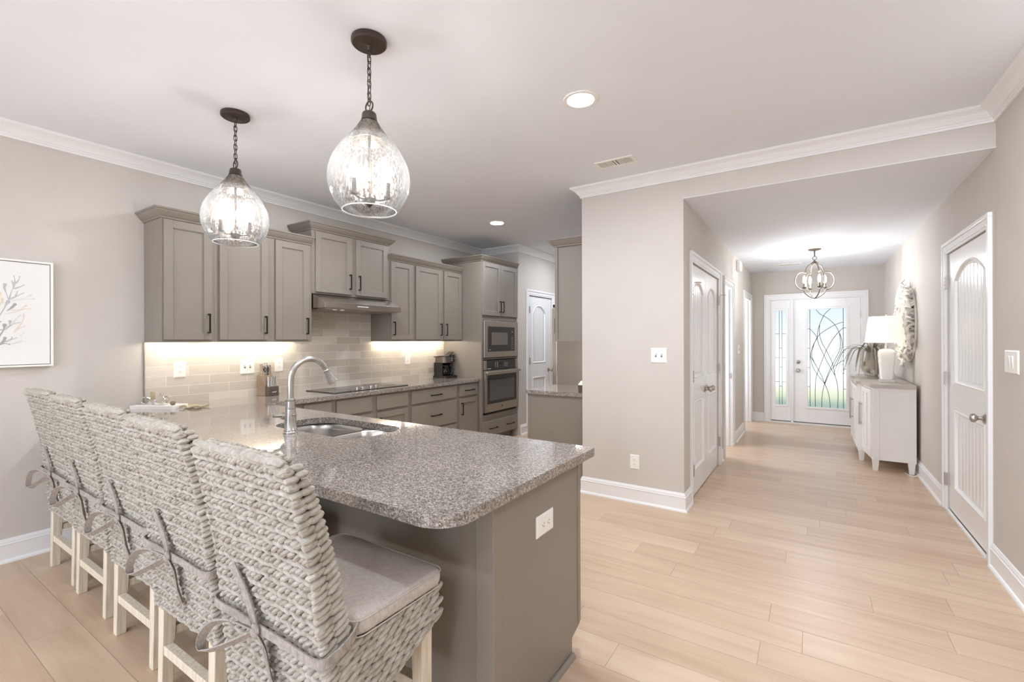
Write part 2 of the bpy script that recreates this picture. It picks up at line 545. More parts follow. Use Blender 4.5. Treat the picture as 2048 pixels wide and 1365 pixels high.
# local frames: (u along the face, v up, w out of the face)
def face_px(x0): return lambda u, v, w: (x0 + w, u, v)          # a face looking to +X
def face_nx(x0): return lambda u, v, w: (x0 - w, u, v)          # a face looking to -X
def face_ny(y0): return lambda u, v, w: (u, y0 - w, v)          # a face looking to -Y

XL, XR, YC, XH, XK, YF = -4.2, 0.913, 3.818, -0.852, -1.73, 8.80
H, HH, ZC = 2.736, 2.497, 0.881
XP, YP, YB = -3.53, 5.60, 7.5          # pantry block face, its near face, back of the kitchen
YR = -3.2

# ------------------------------------------------------------------ room shell
struct(MB().box(-6.2, 2.5, YR - 0.2, YF + 0.2, -0.08, 0.0).build('floor', M_floor))
struct(MB().box(XL - 0.1, XR + 0.1, YR - 0.1, YC + 0.1, H, H + 0.06).box(XL - 0.1, XK + 0.1, YC + 0.1, YB + 0.1, H, H + 0.06).build('ceiling', M_ceil))
struct(MB().box(XH, XR + 0.1, YC + 0.0005, YC + 0.11, HH, HH + 0.004).box(XH - 0.02, XR + 0.1, YC + 0.11, YF + 0.1, HH, HH + 0.06).build('ceiling_hall', M_ceil))
struct(MB().box(XL - 0.1, XL, YR - 0.1, YP, 0, H).build('wall_left', M_wall))
struct(MB().box(XL - 0.1, XP - 0.07, YP, YB, 0, H).box(XP - 0.07, XP, YP, 5.892, 0, H).box(XP - 0.07, XP, 6.60, YB, 0, H).box(XP - 0.07, XP, 5.892, 6.60, 2.045, H).build('wall_pantry', M_wall))
struct(MB().box(XL, XK + 0.1, YB, YB + 0.1, 0, H).build('wall_kitchen_end', M_wall))
struct(MB().box(XR, XR + 0.1, YR - 0.1, 3.97, 0, H).box(XR, XR + 0.1, 4.985, YF + 0.1, 0, H).box(XR, XR + 0.1, 3.97, 4.985, 2.05, H).box(XR + 0.07, XR + 0.1, 3.97, 4.985, 0, 2.05).build('wall_right', M_wall))
struct(MB().box(XK, XH, YC, YC + 0.1, 0, H).box(XH, XR, YC, YC + 0.1, HH + 0.004, H).box(XK, XK + 0.1, YC + 0.1, YB, 0, H).build('wall_closet', M_wall))
# hall left wall with two cased openings and the closet behind its doors
DO1, DO2 = (5.85, 6.52), (7.72, 8.62)
w = MB()
for y0, y1 in ((YC + 0.1, 4.115), (5.44, DO1[0]), (DO1[1], DO2[0]), (DO2[1], YF)):
    w.box(XH - 0.12, XH, y0, y1, 0, HH)
for y0, y1 in (DO1, DO2):
    w.box(XH - 0.12, XH, y0, y1, 2.04, HH)
w.box(XH - 0.12, XH, 4.115, 5.44, 2.035, HH).box(XH - 0.12, XH - 0.07, 4.115, 5.44, 0, 2.035)
struct(w.build('wall_hall', M_wall))
XS = -1.60
struct(MB().box(XS - 0.02, XS, DO1[0] - 0.25, YF + 0.1, 0, HH).box(XS, XH - 0.12, DO1[0] - 0.35, DO1[0] - 0.25, 0, HH)
       .box(XS, XH - 0.12, 7.1, 7.2, 0, HH).box(XS, XH - 0.12, YF, YF + 0.1, 0, HH).build('wall_side_rooms', M_wall))
struct(MB().box(XS - 0.02, XH - 0.02, DO1[0] - 0.35, YF + 0.1, HH, HH + 0.06).build('ceiling_side_rooms', M_ceil))
# front wall with the entrance opening
FX0, FX1, FZ = -0.60, 0.665, 2.055
struct(MB().box(XH - 0.1, FX0, YF, YF + 0.12, 0, HH).box(FX1, XR, YF, YF + 0.12, 0, HH).box(FX0, FX1, YF, YF + 0.12, FZ, HH).build('wall_front', M_wall))
# wall behind the camera with three assumed windows
w = MB(); xs = [XL] + [q for a in WINDOWS for q in a[:2]] + [XR]
for i in range(0, len(xs), 2): w.box(xs[i], xs[i + 1], YR - 0.1, YR, 0, H)
for x0, x1, z0, z1 in WINDOWS: w.box(x0, x1, YR - 0.1, YR, 0, z0).box(x0, x1, YR - 0.1, YR, z1, H)
struct(w.build('wall_rear', M_wall))
for i, (x0, x1, z0, z1) in enumerate(WINDOWS):
    m = MB(); t = 0.05
    m.box(x0, x0 + t, YR - 0.08, YR + 0.02, z0, z1).box(x1 - t, x1, YR - 0.08, YR + 0.02, z0, z1).box(x0 + t, x1 - t, YR - 0.08, YR + 0.02, z1 - t, z1)
    m.box(x0 + t, x1 - t, YR - 0.08, YR + 0.03, z0, z0 + t).box(x0 + t, x1 - t, YR - 0.06, YR - 0.02, (z0 + z1) / 2 - 0.02, (z0 + z1) / 2 + 0.02)
    struct(m.build('window_%d' % (i + 1), M_trim))

CROWN = [(0, H), (0.083, H), (0.083, H - 0.012), (0.077, H - 0.018), (0.068, H - 0.022), (0.05, H - 0.034), (0.036, H - 0.05), (0.027, H - 0.062),
         (0.019, H - 0.066), (0.019, H - 0.073), (0.012, H - 0.078), (0.012, H - 0.09), (0, H - 0.09)]
struct(MB().sweep([(XL, YR), (XL, YP), (XP, YP), (XP, YB)], CROWN).build('trim_1', M_trim))
struct(MB().sweep([(XK, YB), (XK, YC), (XR, YC), (XR, YR)], CROWN).build('trim_2', M_trim))
BASE = [(0, 0), (0.028, 0), (0.027, 0.008), (0.022, 0.016), (0.014, 0.02), (0.014, 0.108), (0.017, 0.110), (0.017, 0.114), (0.012, 0.118), (0.012, 0.128),
        (0.008, 0.136), (0.005, 0.143), (0, 0.145)]
for nm, path in (('baseboard_left', [(XL, YR), (XL, 1.19)]),
                 ('baseboard_closet', [(XK, YC + 0.07), (XK, YC), (XH, YC), (XH, 4.035)][0:3] + [(XH, 4.035)]),
                 ('baseboard_hall', [(XH, 6.70), (XH, 7.60)]),
                 ('baseboard_hall_post', [(XH, 5.572), (XH, 5.668)]),
                 ('baseboard_front', [(XH, YF), (-0.668, YF)]),
                 ('baseboard_front_corner', [(0.73, YF), (XR, YF), (XR, 5.075)]),
                 ('baseboard_right', [(XR, 3.88), (XR, YR)]),
                 ('baseboard_pantry', [(XP, YP + 0.04), (XP, 5.805)])):
    if nm == 'baseboard_closet':      # the run turns two outside corners
        path = [(XK, YC + 0.07), (XK, YC), (XH, YC), (XH, 4.035)]
    struct(MB().sweep(path, BASE).build(nm, M_trim))


def casing(name, fr, u0, u1, top, w=0.085, legs=(True, True)):
    """door casing around the opening u0..u1; profile with a back band"""
    m = MB(); m.X = fr
    for side in (0, 1):
        if not legs[side]: continue
        ui = u0 if side == 0 else u1; d = -1 if side == 0 else 1
        for a, b, t in ((0, 0.016, 0.010), (0.016, 0.06, 0.014), (0.06, w, 0.022)):
            x0, x1 = sorted((ui + d * a, ui + d * b)); m.box(x0, x1, 0, top + (0.0 if b <= 0.02 else 0) + a, 0, t)
    for a, b, t in ((0, 0.016, 0.010), (0.016, 0.06, 0.014), (0.06, w, 0.022)):
        e0 = -b if legs[0] else 0; e1 = b if legs[1] else 0
        m.box(u0 + e0, u1 + e1, top + a, top + b, 0, t)
    return m


def arch_outline(u0, u1, v0, v1, rise, off, n=14):
    """panel outline inset by off; flat bottom, eyebrow-arched top with rise (0 = square)"""
    a0, a1, b0 = u0 + off, u1 - off, v0 + off
    pts = [(a0, b0), (a1, b0)]
    if rise <= 0: return pts + [(a1, v1 - off), (a0, v1 - off)]
    hw = (u1 - u0) / 2; R = (hw * hw + rise * rise) / (2 * rise); cu, cv = (u0 + u1) / 2, v1 - R
    Ro = R - off; ha = (a1 - a0) / 2
    th = math.asin(min(1, ha / Ro))
    for k in range(n + 1):
        a = th - 2 * th * k / n
        pts.append((cu + Ro * math.sin(a), cv + Ro * math.cos(a)))
    return pts


def panel_door(fr, u0, u1, v0, v1, panels, thick=0.035, bead=0.086):
    """moulded two-panel door slab with beadboard fields; its face is at w = 0"""
    m = MB(); m.X = fr
    outs = [arch_outline(*p, 0.0) for p in panels]
    t = MB(); t.poly([(u0, v0), (u1, v0), (u1, v1), (u0, v1)], outs, 0)
    m.add(t.v, t.f)
    m.add([(u0, v0, 0), (u1, v0, 0), (u1, v1, 0), (u0, v1, 0), (u0, v0, -thick), (u1, v0, -thick), (u1, v1, -thick), (u0, v1, -thick)],
          [(0, 1, 5, 4), (1, 2, 6, 5), (2, 3, 7, 6), (3, 0, 4, 7), (7, 6, 5, 4)])
    for p in panels:
        rings = []
        for off, d in ((0, 0), (0.003, 0.006), (0.009, 0.008), (0.014, 0.004), (0.02, -0.010), (0.03, -0.014), (0.04, -0.010)):
            rings.append([(a, b, d) for a, b in arch_outline(*p, off)])
        m.loft(rings, True, False, False)
        uu0, uu1, vv0, vv1, rise = p; e = 0.039
        a0, a1 = uu0 + e, uu1 - e; nb = max(2, round((a1 - a0) / bead)); xs = []
        for i in range(nb):
            b0 = a0 + (a1 - a0) * i / nb; b1 = a0 + (a1 - a0) * (i + 1) / nb
            xs += [(b0, -0.024), (b0 + 0.009, -0.009), (b1 - 0.009, -0.009)]
        xs.append((a1, -0.024))
        top = arch_outline(uu0, uu1, vv0, vv1, rise, e, 40)[2:]
        tu = [q[0] for q in top][::-1]; tv = [q[1] for q in top][::-1]
        def tz(x): return float(np.interp(x, tu, tv)) if rise > 0 else vv1 - e
        # finer columns so the boards follow the arch
        fine = []
        for (xa, da), (xb, db) in zip(xs[:-1], xs[1:]):
            kk = max(1, int((xb - xa) / 0.012))
            fine += [(xa + (xb - xa) * k / kk, da + (db - da) * k / kk) for k in range(kk)]
        fine.append(xs[-1])
        P = [(x, vv0 + e, d) for x, d in fine] + [(x, tz(x), d) for x, d in fine]; c = len(fine)
        m.add(P, [(i, i + 1, c + i + 1, c + i) for i in range(c - 1)])
    return m


def hinge(m, u, v):
    m.box(u - 0.012, u + 0.012, v - 0.05, v + 0.05, 0.0, 0.014)
    for k in range(4): m.box(u - 0.014, u + 0.014, v - 0.05 + k * 0.026, v - 0.05 + k * 0.026 + 0.02, 0.004, 0.019)


def door_knob(fr, u, v, mt, parent, name='door_knob'):
    m = MB(); m.X = lambda a, b, c: fr(u + a, v + b, c)
    m.lathe([(0.031, 0.0), (0.031, 0.006), (0.026, 0.011), (0.013, 0.014), (0.012, 0.034), (0.018, 0.040), (0.027, 0.048), (0.029, 0.058), (0.024, 0.068), (0.012, 0.073), (0.0005, 0.074)], (0, 0, 0), 20)
    return m.build(name, mt, parent, True)


# door_1: single panel door on the right wall
fr = face_nx(XR)
d1 = casing('x', fr, 3.97, 4.985, 2.05).build('door_1', M_trim, bevel=0.002); struct(d1)
fr_s = face_nx(XR - 0.002)
m = panel_door(face_nx(XR + 0.010), 3.975, 4.98, 0.022, 2.045, [(4.07, 4.80, 1.03, 1.935, 0.115), (4.07, 4.80, 0.215, 0.825, 0.0)], 0.035)
sl = m.build('door_slab', M_door, d1)
for v in (1.82, 1.06, 0.25):
    m = MB(); m.X = fr; hinge(m, 4.992, v); m.build('hinge', M_nickel, d1)
door_knob(face_nx(XR + 0.010), 4.075, 0.865, M_nickel, d1)
MB().box(XR - 0.014, XR + 0.005, 3.975, 4.98, 0, 0.016).build('threshold', M_trim, d1)

# door_2: pair of closet doors in the hall
fr = face_px(XH)
d2 = casing('x', fr, 4.115, 5.44, 2.035).build('door_2', M_trim, bevel=0.002); struct(d2)
for (a, b) in ((4.12, 4.772), (4.778, 5.435)):
    c = (a + b) / 2
    panel_door(face_px(XH - 0.010), a, b, 0.010, 2.028, [(c - 0.215, c + 0.215, 1.03, 1.90, 0.10), (c - 0.215, c + 0.215, 0.22, 0.83, 0.0)], 0.035).build('door_leaf', M_door, d2)
for u in (4.108, 5.447):
    for v in (1.80, 1.06, 0.26):
        m = MB(); m.X = fr; hinge(m, u, v); m.build('hinge', M_nickel, d2)
for u in (4.715, 4.835):
    door_knob(face_px(XH - 0.010), u, 0.90, M_nickel, d2)
for u, s in ((4.108, 1), (5.447, 1)):      # hinge-pin stops
    m = MB(); m.tube([(XH + 0.02, u, 1.855), (XH + 0.055, u + 0.01 * s, 1.86), (XH + 0.075, u + 0.03 * s, 1.855)], 0.004, 6); m.build('hinge_stop', M_nickel, d2)

# door_3, door_4: cased openings of the hall
for i, (y0, y1) in enumerate((DO1, DO2)):
    c = casing('x', fr, y0 + 0.012, y1 - 0.012, 2.03)
    d = c.build('door_%d' % (i + 3), M_trim, bevel=0.002); struct(d)
    MB().box(XH - 0.125, XH + 0.004, y0, y0 + 0.018, 0, 2.03).box(XH - 0.125, XH + 0.004, y1 - 0.018, y1, 0, 2.03).box(XH - 0.125, XH + 0.004, y0 + 0.018, y1 - 0.018, 2.02, 2.04).build('jamb', M_trim, d)
    MB().box(XH - 0.075, XH - 0.04, y0 + 0.018, y0 + 0.03, 0, 2.02).box(XH - 0.075, XH - 0.04, y1 - 0.03, y1 - 0.018, 0, 2.02).build('door_stop', M_trim, d)
    if i == 0:
        MB().box(XH - 0.035, XH - 0.005, y1 - 0.021, y1 - 0.018, 0.87, 0.94).build('strike_plate', M_nickel, d)

# door_5: pantry door past the oven cabinet
fr = face_px(XP)
d5 = casing('x', fr, 5.892, 6.60, 2.045).build('door_5', M_trim, bevel=0.002); struct(d5)
panel_door(face_px(XP - 0.010), 5.897, 6.595, 0.010, 2.038, [(6.01, 6.41, 1.02, 1.91, 0.12), (6.01, 6.41, 0.22, 0.81, 0.0)], 0.035).build('door_slab', M_door, d5)
for v in (1.83, 1.06, 0.26):
    m = MB(); m.X = fr; hinge(m, 5.885, v); m.build('hinge', M_nickel, d5)
door_knob(face_px(XP - 0.010), 6.505, 0.90, M_nickel, d5)

# door_6: entrance door with a sidelight, leaded textured glass
fr = face_ny(YF)
d6 = casing('x', fr, FX0 + 0.02, FX1 - 0.02, 2.035, 0.085).build('door_6', M_trim, bevel=0.002); struct(d6)
MB().box(FX0, FX0 + 0.03, YF - 0.004, YF + 0.11, 0, FZ).box(FX1 - 0.03, FX1, YF - 0.004, YF + 0.11, 0, FZ).box(FX0 + 0.03, FX1 - 0.03, YF - 0.004, YF + 0.11, 2.025, FZ) \
    .box(-0.283, -0.246, YF - 0.004, YF + 0.11, 0.02, 2.025).build('jamb', M_trim, d6)
MB().box(-0.57, -0.283, YF + 0.014, YF + 0.06, 0.02, 0.036).box(-0.246, 0.635, YF + 0.014, YF + 0.06, 0.02, 0.036).build('weather_strip', M_slot, d6)
MB().box(FX0, FX1, YF - 0.03, YF + 0.13, 0, 0.02).build('sill', M_trim, d6)


def glazed(name, x0, x1, gx0, gx1, z0, gz0, gz1, parent):
    y = YF + 0.012; m = MB()
    m.box(x0, gx0, y, y + 0.045, z0, 2.022).box(gx1, x1, y, y + 0.045, z0, 2.022).box(gx0, gx1, y, y + 0.045, z0, gz0).box(gx0, gx1, y, y + 0.045, gz1, 2.022)
    o = m.build(name, M_door, parent, bevel=0.002)
    m = MB(); k = 0.032
    for a0, a1, b0, b1 in ((gx0 - k, gx0 + 0.004, gz0 - k, gz1 + k), (gx1 - 0.004, gx1 + k, gz0 - k, gz1 + k), (gx0, gx1, gz0 - k, gz0 + 0.004), (gx0, gx1, gz1 - 0.004, gz1 + k)):
        m.box(a0, a1, y - 0.011, y + 0.001, b0, b1)
    m.build('glazing_frame', M_door, o, bevel=0.004)
    MB().box(gx0 - 0.002, gx1 + 0.002, y + 0.018, y + 0.024, gz0 - 0.002, gz1 + 0.002).build('glass', M_frost, o)
    return o


GX0, GX1, GZ0, GZ1 = -0.052, 0.457, 0.288, 1.86
dl = glazed('door_slab', -0.243, 0.632, GX0, GX1, 0.035, GZ0, GZ1, d6)
sd = glazed('sidelight', -0.567, -0.286, -0.505, -0.346, 0.035, 0.294, 1.856, d6)


def gz(pts, x0, x1, y0, y1, g):
    return [(g[0] + (a - x0) / (x1 - x0) * (g[1] - g[0]), YF + 0.028, g[3] - (b - y0) / (y1 - y0) * (g[3] - g[2])) for a, b in pts]


CURVES = [[(395, 185), (395, 1160)], [(716, 185), (716, 1160)],
          [(600, 185), (540, 240), (492, 340), (468, 440), (477, 520), (520, 620), (580, 740), (640, 850), (665, 980), (662, 1160)],
          [(492, 340), (489, 430), (512, 520), (562, 610), (612, 720), (640, 850)],
          [(455, 192), (500, 240), (570, 282), (640, 350), (690, 450), (708, 540), (690, 620), (625, 750)],
          [(680, 430), (690, 500), (686, 580), (660, 640), (600, 760), (555, 870), (528, 960), (512, 1060), (510, 1160)],
          [(716, 320), (640, 345), (560, 390), (490, 440), (450, 500), (425, 570), (412, 640), (432, 705), (455, 745)],
          [(468, 475), (430, 540), (403, 630), (415, 740), (470, 840), (540, 930), (580, 1040), (592, 1160)],
          [(395, 655), (420, 690), (500, 830), (555, 965)],
          [(716, 378), (660, 430), (590, 530), (540, 630), (490, 760), (455, 870), (445, 1000), (447, 1160)],
          [(395, 382), (440, 430), (468, 475)], [(716, 690), (660, 730), (610, 775), (570, 850), (540, 930)]]
m = MB()
for c in CURVES:
    m.tube(smoothpath(gz(c, 370, 745, 185, 1160, (GX0, GX1, GZ0, GZ1)), 5), 0.0042, 6)
for y in (382, 575, 770, 960): m.tube(gz([(370, y), (395, y)], 370, 745, 185, 1160, (GX0, GX1, GZ0, GZ1)), 0.0042, 6)
for y in (378, 775, 970): m.tube(gz([(716, y), (745, y)], 370, 745, 185, 1160, (GX0, GX1, GZ0, GZ1)), 0.0042, 6)
m.build('lead_came', M_lead, dl)
m = MB(); SG = (-0.505, -0.346, 0.294, 1.856)
for c in ([(88, 203), (88, 1120)], [(115, 203), (115, 1120)]): m.tube(gz(c, 47, 157, 203, 1120, SG), 0.0036, 6)
for y in (432, 665, 898): m.tube(gz([(47, y), (88, y)], 47, 157, 203, 1120, SG), 0.0036, 6).tube(gz([(115, y), (157, y)], 47, 157, 203, 1120, SG), 0.0036, 6)
for y in (570, 757, 942): m.tube(gz([(88, y), (115, y)], 47, 157, 203, 1120, SG), 0.0036, 6)
m.build('lead_came', M_lead, sd)
for v, nm in ((1.005, 'deadbolt'), (0.868, 'door_knob')):
    m = MB(); m.X = lambda a, b, c, v=v: (-0.182 + a, YF + 0.012 - c, v + b)
    m.lathe([(0.03, 0), (0.03, 0.008), (0.024, 0.014), (0.012, 0.016), (0.012, 0.03), (0.024, 0.036), (0.027, 0.048), (0.02, 0.056), (0.001, 0.058)] if nm == 'door_knob' else [(0.03, 0), (0.03, 0.012), (0.024, 0.018), (0.01, 0.02), (0.001, 0.03)], (0, 0, 0), 18)
    m.build(nm, M_nickel, dl, True)
for v in (1.75, 1.1, 0.3):
    MB().box(0.628, 0.645, YF - 0.006, YF + 0.014, v - 0.05, v + 0.05).build('hinge', M_nickel, dl)

# outdoors seen through the entrance glass
M_grass = painted('lawn', (192, 188, 150), 0.9, 20); M_walk = painted('concrete', (226, 224, 216), 0.9, 8); M_bed = painted('planting_bed', (126, 140, 126), 0.9, 20)
struct(MB().box(-9, 9, 12.7, 16.0, -0.1, -0.02).build('ground_lawn', M_grass))
struct(MB().box(-9, 9, 10.2, 12.7, -0.1, -0.02).build('ground_bed', M_bed))
struct(MB().box(-9, 9, YF + 0.13, 10.2, -0.14, -0.03).box(-40, 40, 16.0, 120, -0.1, -0.03).build('ground_paving', M_walk))

# ------------------------------------------------------------------ kitchen cabinets
def shaker(fr, u0, u1, v0, v1, th=0.02, fw=0.057, flat=False):
    m = MB(); m.X = fr
    if flat:
        return m.box(u0, u1, v0, v1, 0, th)
    m.box(u0, u0 + fw, v0, v1, 0, th).box(u1 - fw, u1, v0, v1, 0, th).box(u0 + fw, u1 - fw, v0, v0 + fw, 0, th).box(u0 + fw, u1 - fw, v1 - fw, v1, 0, th)
    m.box(u0 + fw, u1 - fw, v0 + fw, v1 - fw, 0, th - 0.011)
    b = 0.006
    for a0, a1, c0, c1 in ((u0 + fw, u1 - fw, v0 + fw, v0 + fw + b), (u0 + fw, u1 - fw, v1 - fw - b, v1 - fw), (u0 + fw, u0 + fw + b, v0 + fw + b, v1 - fw - b), (u1 - fw - b, u1 - fw, v0 + fw + b, v1 - fw - b)):
        m.box(a0, a1, c0, c1, th - 0.011, th - 0.006)
    return m


def pull(fr, u, v, length, vertical, w0, parent, name='handle'):
    m = MB(); h = length / 2; t = 0.0055
    m.X = (lambda a, b, c: fr(u + b, v + a, w0 + c)) if vertical else (lambda a, b, c: fr(u + a, v + b, w0 + c))
    m.box(-h, h, -t, t, 0.024, 0.033)
    for s in (-1, 1):
        e = s * (h - 0.006); m.box(e - 0.006, e + 0.006, -t, t, 0, 0.026)
    return m.build(name, M_black, parent, bevel=0.0015)


CABCROWN = [(0, 0), (0.008, 0), (0.010, 0.010), (0.020, 0.018), (0.034, 0.034), (0.044, 0.048), (0.046, 0.054), (0.054, 0.058), (0.056, 0.070), (0, 0.070)]


def cab_crown(path, z, parent):
    return MB().sweep(path, [(d, z + h) for d, h in CABCROWN]).build('crown_molding', M_cab, parent)


def wall_cab(label, y0, y1, z0, z1, doors, crown, xf=-3.892, side0=False, side1=False, led=None, group='grey wall cabinets'):
    """doors: (y0, y1, handle side +1/-1/0)"""
    t = thing('wall_cabinet', label, 'cabinet', (XL, (y0 + y1) / 2, z0), group)
    m = MB().box(XL + 0.001, xf, y0, y1, z0 + 0.018, z1).box(XL + 0.001, xf, y0, y0 + 0.016, z0, z0 + 0.018).box(XL + 0.001, xf, y1 - 0.016, y1, z0, z0 + 0.018).box(xf - 0.02, xf, y0 + 0.016, y1 - 0.016, z0, z0 + 0.018)
    m.build('carcass', M_cab, t, bevel=0.0015)
    fr = face_px(xf)
    for a, b, hs in doors:
        dv0, dv1 = z0 + 0.018, z1 - 0.012
        d = shaker(fr, a, b, dv0, dv1).build('door', M_cab, t, bevel=0.0015)
        if hs: pull(fr, (b - 0.028) if hs > 0 else (a + 0.028), dv0 + 0.125, 0.15, True, 0.02, d)
    cab_crown(crown, z1 - 0.004, t)
    if led:
        MB().box(XL + 0.10, XL + 0.115, led[0], led[1], z0 + 0.008, z0 + 0.016).build('light_strip', M_led, t)
    return t


xf = -3.892
wall_cab('grey single-door wall cabinet at the open end of the run, beside the coral picture', 1.387, 1.737, 1.364, 2.262, [(1.397, 1.712, 1)],
         [(XL, 1.387), (xf, 1.387), (xf, 1.737)], side0=True, led=(1.42, 1.72))
wall_cab('grey two-door wall cabinet left of the range hood, behind the smaller-looking pendant', 1.737, 2.566, 1.364, 2.262, [(1.767, 2.150, 1), (2.216, 2.532, 1)],
         [(xf, 1.737), (xf, 2.566)], led=(1.76, 2.53))
wall_cab('raised grey two-door wall cabinet above the steel range hood', 2.568, 3.502, 1.815, 2.415, [(2.600, 3.002, 1), (3.056, 3.466, -1)],
         [(XL, 2.568), (xf, 2.568), (xf, 3.502), (XL, 3.502)])
wall_cab('narrow grey one-door wall cabinet just right of the range hood', 3.504, 3.872, 1.364, 2.262, [(3.522, 3.845, -1)],
         [(xf, 3.504), (xf, 3.872)], led=(3.53, 3.85))
wall_cab('grey two-door wall cabinet over the coffee maker', 3.872, 4.746, 1.364, 2.262, [(3.900, 4.343, 1), (4.392, 4.735, -1)],
         [(xf, 3.872), (xf, 4.738)], led=(3.9, 4.7))

# range hood
t = thing('range_hood', 'stainless steel under-cabinet range hood over the cooktop', 'range hood', (XL, 3.035, 1.67))
y0, y1, zb, zt, xfh = 2.575, 3.497, 1.672, 1.812, -3.70
m = MB()
pr = [(XL + 0.002, zb + 0.004), (xfh - 0.004, zb + 0.004), (xfh, zb + 0.008), (xfh, zb + 0.058), (-3.895, zt), (XL + 0.002, zt)]
m.loft([[(x, y, z) for x, z in pr] for y in (y0, y1)])
m.build('body', M_steel, t, bevel=0.002)
MB().box(XL + 0.03, xfh - 0.03, y0 + 0.03, y1 - 0.03, zb - 0.004, zb + 0.006).build('filter', M_steel, t)
MB().box(xfh - 0.001, xfh + 0.003, 2.93, 3.06, zb + 0.028, zb + 0.036).build('control_strip', M_label, t)
for yy in (2.72, 2.80):
    MB().lathe([(0.001, -0.012), (0.022, -0.012), (0.022, -0.002), (0.001, -0.002)], (-3.76, yy, zb), 14).build('lamp_lens', M_white, t, True)

# tall oven cabinet
xo = -3.562
t = thing('oven_cabinet', 'tall grey cabinet with microwave and oven built in', 'cabinet', (XL, 5.17, 0))
y0, y1 = 4.748, 5.592
m = MB()
m.box(XL + 0.001, xo, y0, y0 + 0.02, 0, 2.41).box(XL + 0.001, xo, y1 - 0.02, y1, 0.1, 2.41)
for z0, z1 in ((0.1, 0.335), (0.335, 0.395), (1.118, 1.138), (1.64, 2.41)): m.box(XL + 0.02, xo, y0 + 0.02, y1 - 0.02, z0, z1)
m.box(XL + 0.02, XL + 0.06, y0 + 0.02, y1 - 0.02, 0.395, 1.64)
m.box(xo - 0.02, xo, y0 + 0.02, y0 + 0.036, 0.395, 1.64).box(xo - 0.02, xo, y1 - 0.03, y1 - 0.02, 0.395, 1.64)
m.build('carcass', M_cab, t, bevel=0.0015)
MB().box(XL + 0.02, xo - 0.075, y0 + 0.02, y1 - 0.04, 0.0, 0.1).build('toe_kick', M_cab, t)
fr = face_px(xo)
for a, b, hs in ((y0 + 0.012, 5.168, 1), (5.174, y1 - 0.012, -1)):
    d = shaker(fr, a, b, 1.70, 2.395).build('door', M_cab, t, bevel=0.0015)
    pull(fr, (b - 0.03) if hs > 0 else (a + 0.03), 1.70 + 0.125, 0.15, True, 0.02, d)
d = shaker(fr, y0 + 0.008, y1 - 0.008, 0.115, 0.312, flat=True).build('drawer', M_cab, t, bevel=0.003)
for u in (4.975, 5.385): pull(fr, u, 0.212, 0.17, False, 0.02, d)
cab_crown([(XL, y0), (xo, y0), (xo, y1), (XP, y1 + 0.006)][0:3], 2.40, t)

# microwave
fr = face_px(xo)
t = thing('microwave', 'stainless framed built-in microwave above the wall oven', 'microwave', (xo, 5.18, 1.145))
a, b, z0, z1 = 4.782, 5.578, 1.146, 1.634
m = MB(); m.X = fr; m.box(a + 0.02, b - 0.02, z0 + 0.01, z1 - 0.01, -0.45, 0.0); m.build('case', M_blkplast, t)
ia, ib, ja, jb = 4.862, 5.497, 1.225, 1.553
m = MB(); m.X = fr
m.box(a, ia, z0, z1, 0, 0.024).box(ib, b, z0, z1, 0, 0.024).box(ia, ib, z0, ja, 0, 0.024).box(ia, ib, jb, z1, 0, 0.024); m.build('trim_frame', M_steel, t, bevel=0.003)
m = MB(); m.X = fr; m.box(ia, ib, ja, jb, 0, 0.03); d = m.build('door', M_glassblk, t, bevel=0.003)
m = MB(); m.X = fr; m.box(4.935, 5.315, 1.31, 1.478, 0.03, 0.0312); m.build('window', mat('microwave_window', (112, 104, 98), 0.12), d)
m = MB(); m.X = fr
for r in range(7):
    for c in range(2): m.box(5.415 + c * 0.03, 5.43 + c * 0.03, 1.255 + r * 0.026, 1.259 + r * 0.026, 0.03, 0.0312)
m.box(5.425, 5.437, 1.483, 1.495, 0.03, 0.0314).box(4.885, 4.905, 1.243, 1.252, 0.03, 0.0314); m.build('key_markings', M_label, t)

# wall oven
t = thing('built_in_oven', 'stainless single wall oven with dark window below the microwave', 'oven', (xo, 5.18, 0.4))
m = MB(); m.X = fr; m.box(4.80, 5.56, 0.40, 1.108, -0.5, 0.0); m.build('case', M_blkplast, t)
for a_, b_ in ((4.784, 4.838), (5.53, 5.58)):
    m = MB(); m.X = fr; m.box(a_, b_, 0.985, 1.108, 0, 0.02); m.build('side_trim', M_steel, t, bevel=0.002)
m = MB(); m.X = fr; m.box(4.838, 5.53, 0.985, 1.108, 0, 0.021); cp = m.build('control_panel', M_glassblk, t, bevel=0.002)
m = MB(); m.X = fr
for r in range(4):
    for c in range(2): m.box(5.03 + c * 0.045, 5.046 + c * 0.045, 1.018 + r * 0.018, 1.025 + r * 0.018, 0.021, 0.0222)
for r in range(3):
    for c in range(3): m.box(5.245 + c * 0.034, 5.257 + c * 0.034, 1.018 + r * 0.02, 1.024 + r * 0.02, 0.021, 0.0222)
for k, wd in enumerate((0.012, 0.02, 0.014, 0.016)): m.box(4.846 + k * 0.023, 4.846 + k * 0.023 + wd, 0.992, 1.003, 0.021, 0.0222)
m.build('key_markings', M_label, cp)
m = MB(); m.X = fr; m.box(5.125, 5.21, 1.05, 1.082, 0.021, 0.0222); m.build('display', M_dim, cp)
m = MB(); m.X = fr; ia, ib, ja, jb = 4.83, 5.535, 0.535, 0.915
m.box(4.784, ia, 0.43, 0.975, 0, 0.035).box(ib, 5.58, 0.43, 0.975, 0, 0.035).box(ia, ib, 0.43, ja, 0, 0.035).box(ia, ib, jb, 0.975, 0, 0.035); d = m.build('door', M_steel, t, bevel=0.003)
m = MB(); m.X = fr; m.box(ia, ib, ja, jb, 0.01, 0.034); m.build('glass', M_glassblk, d)
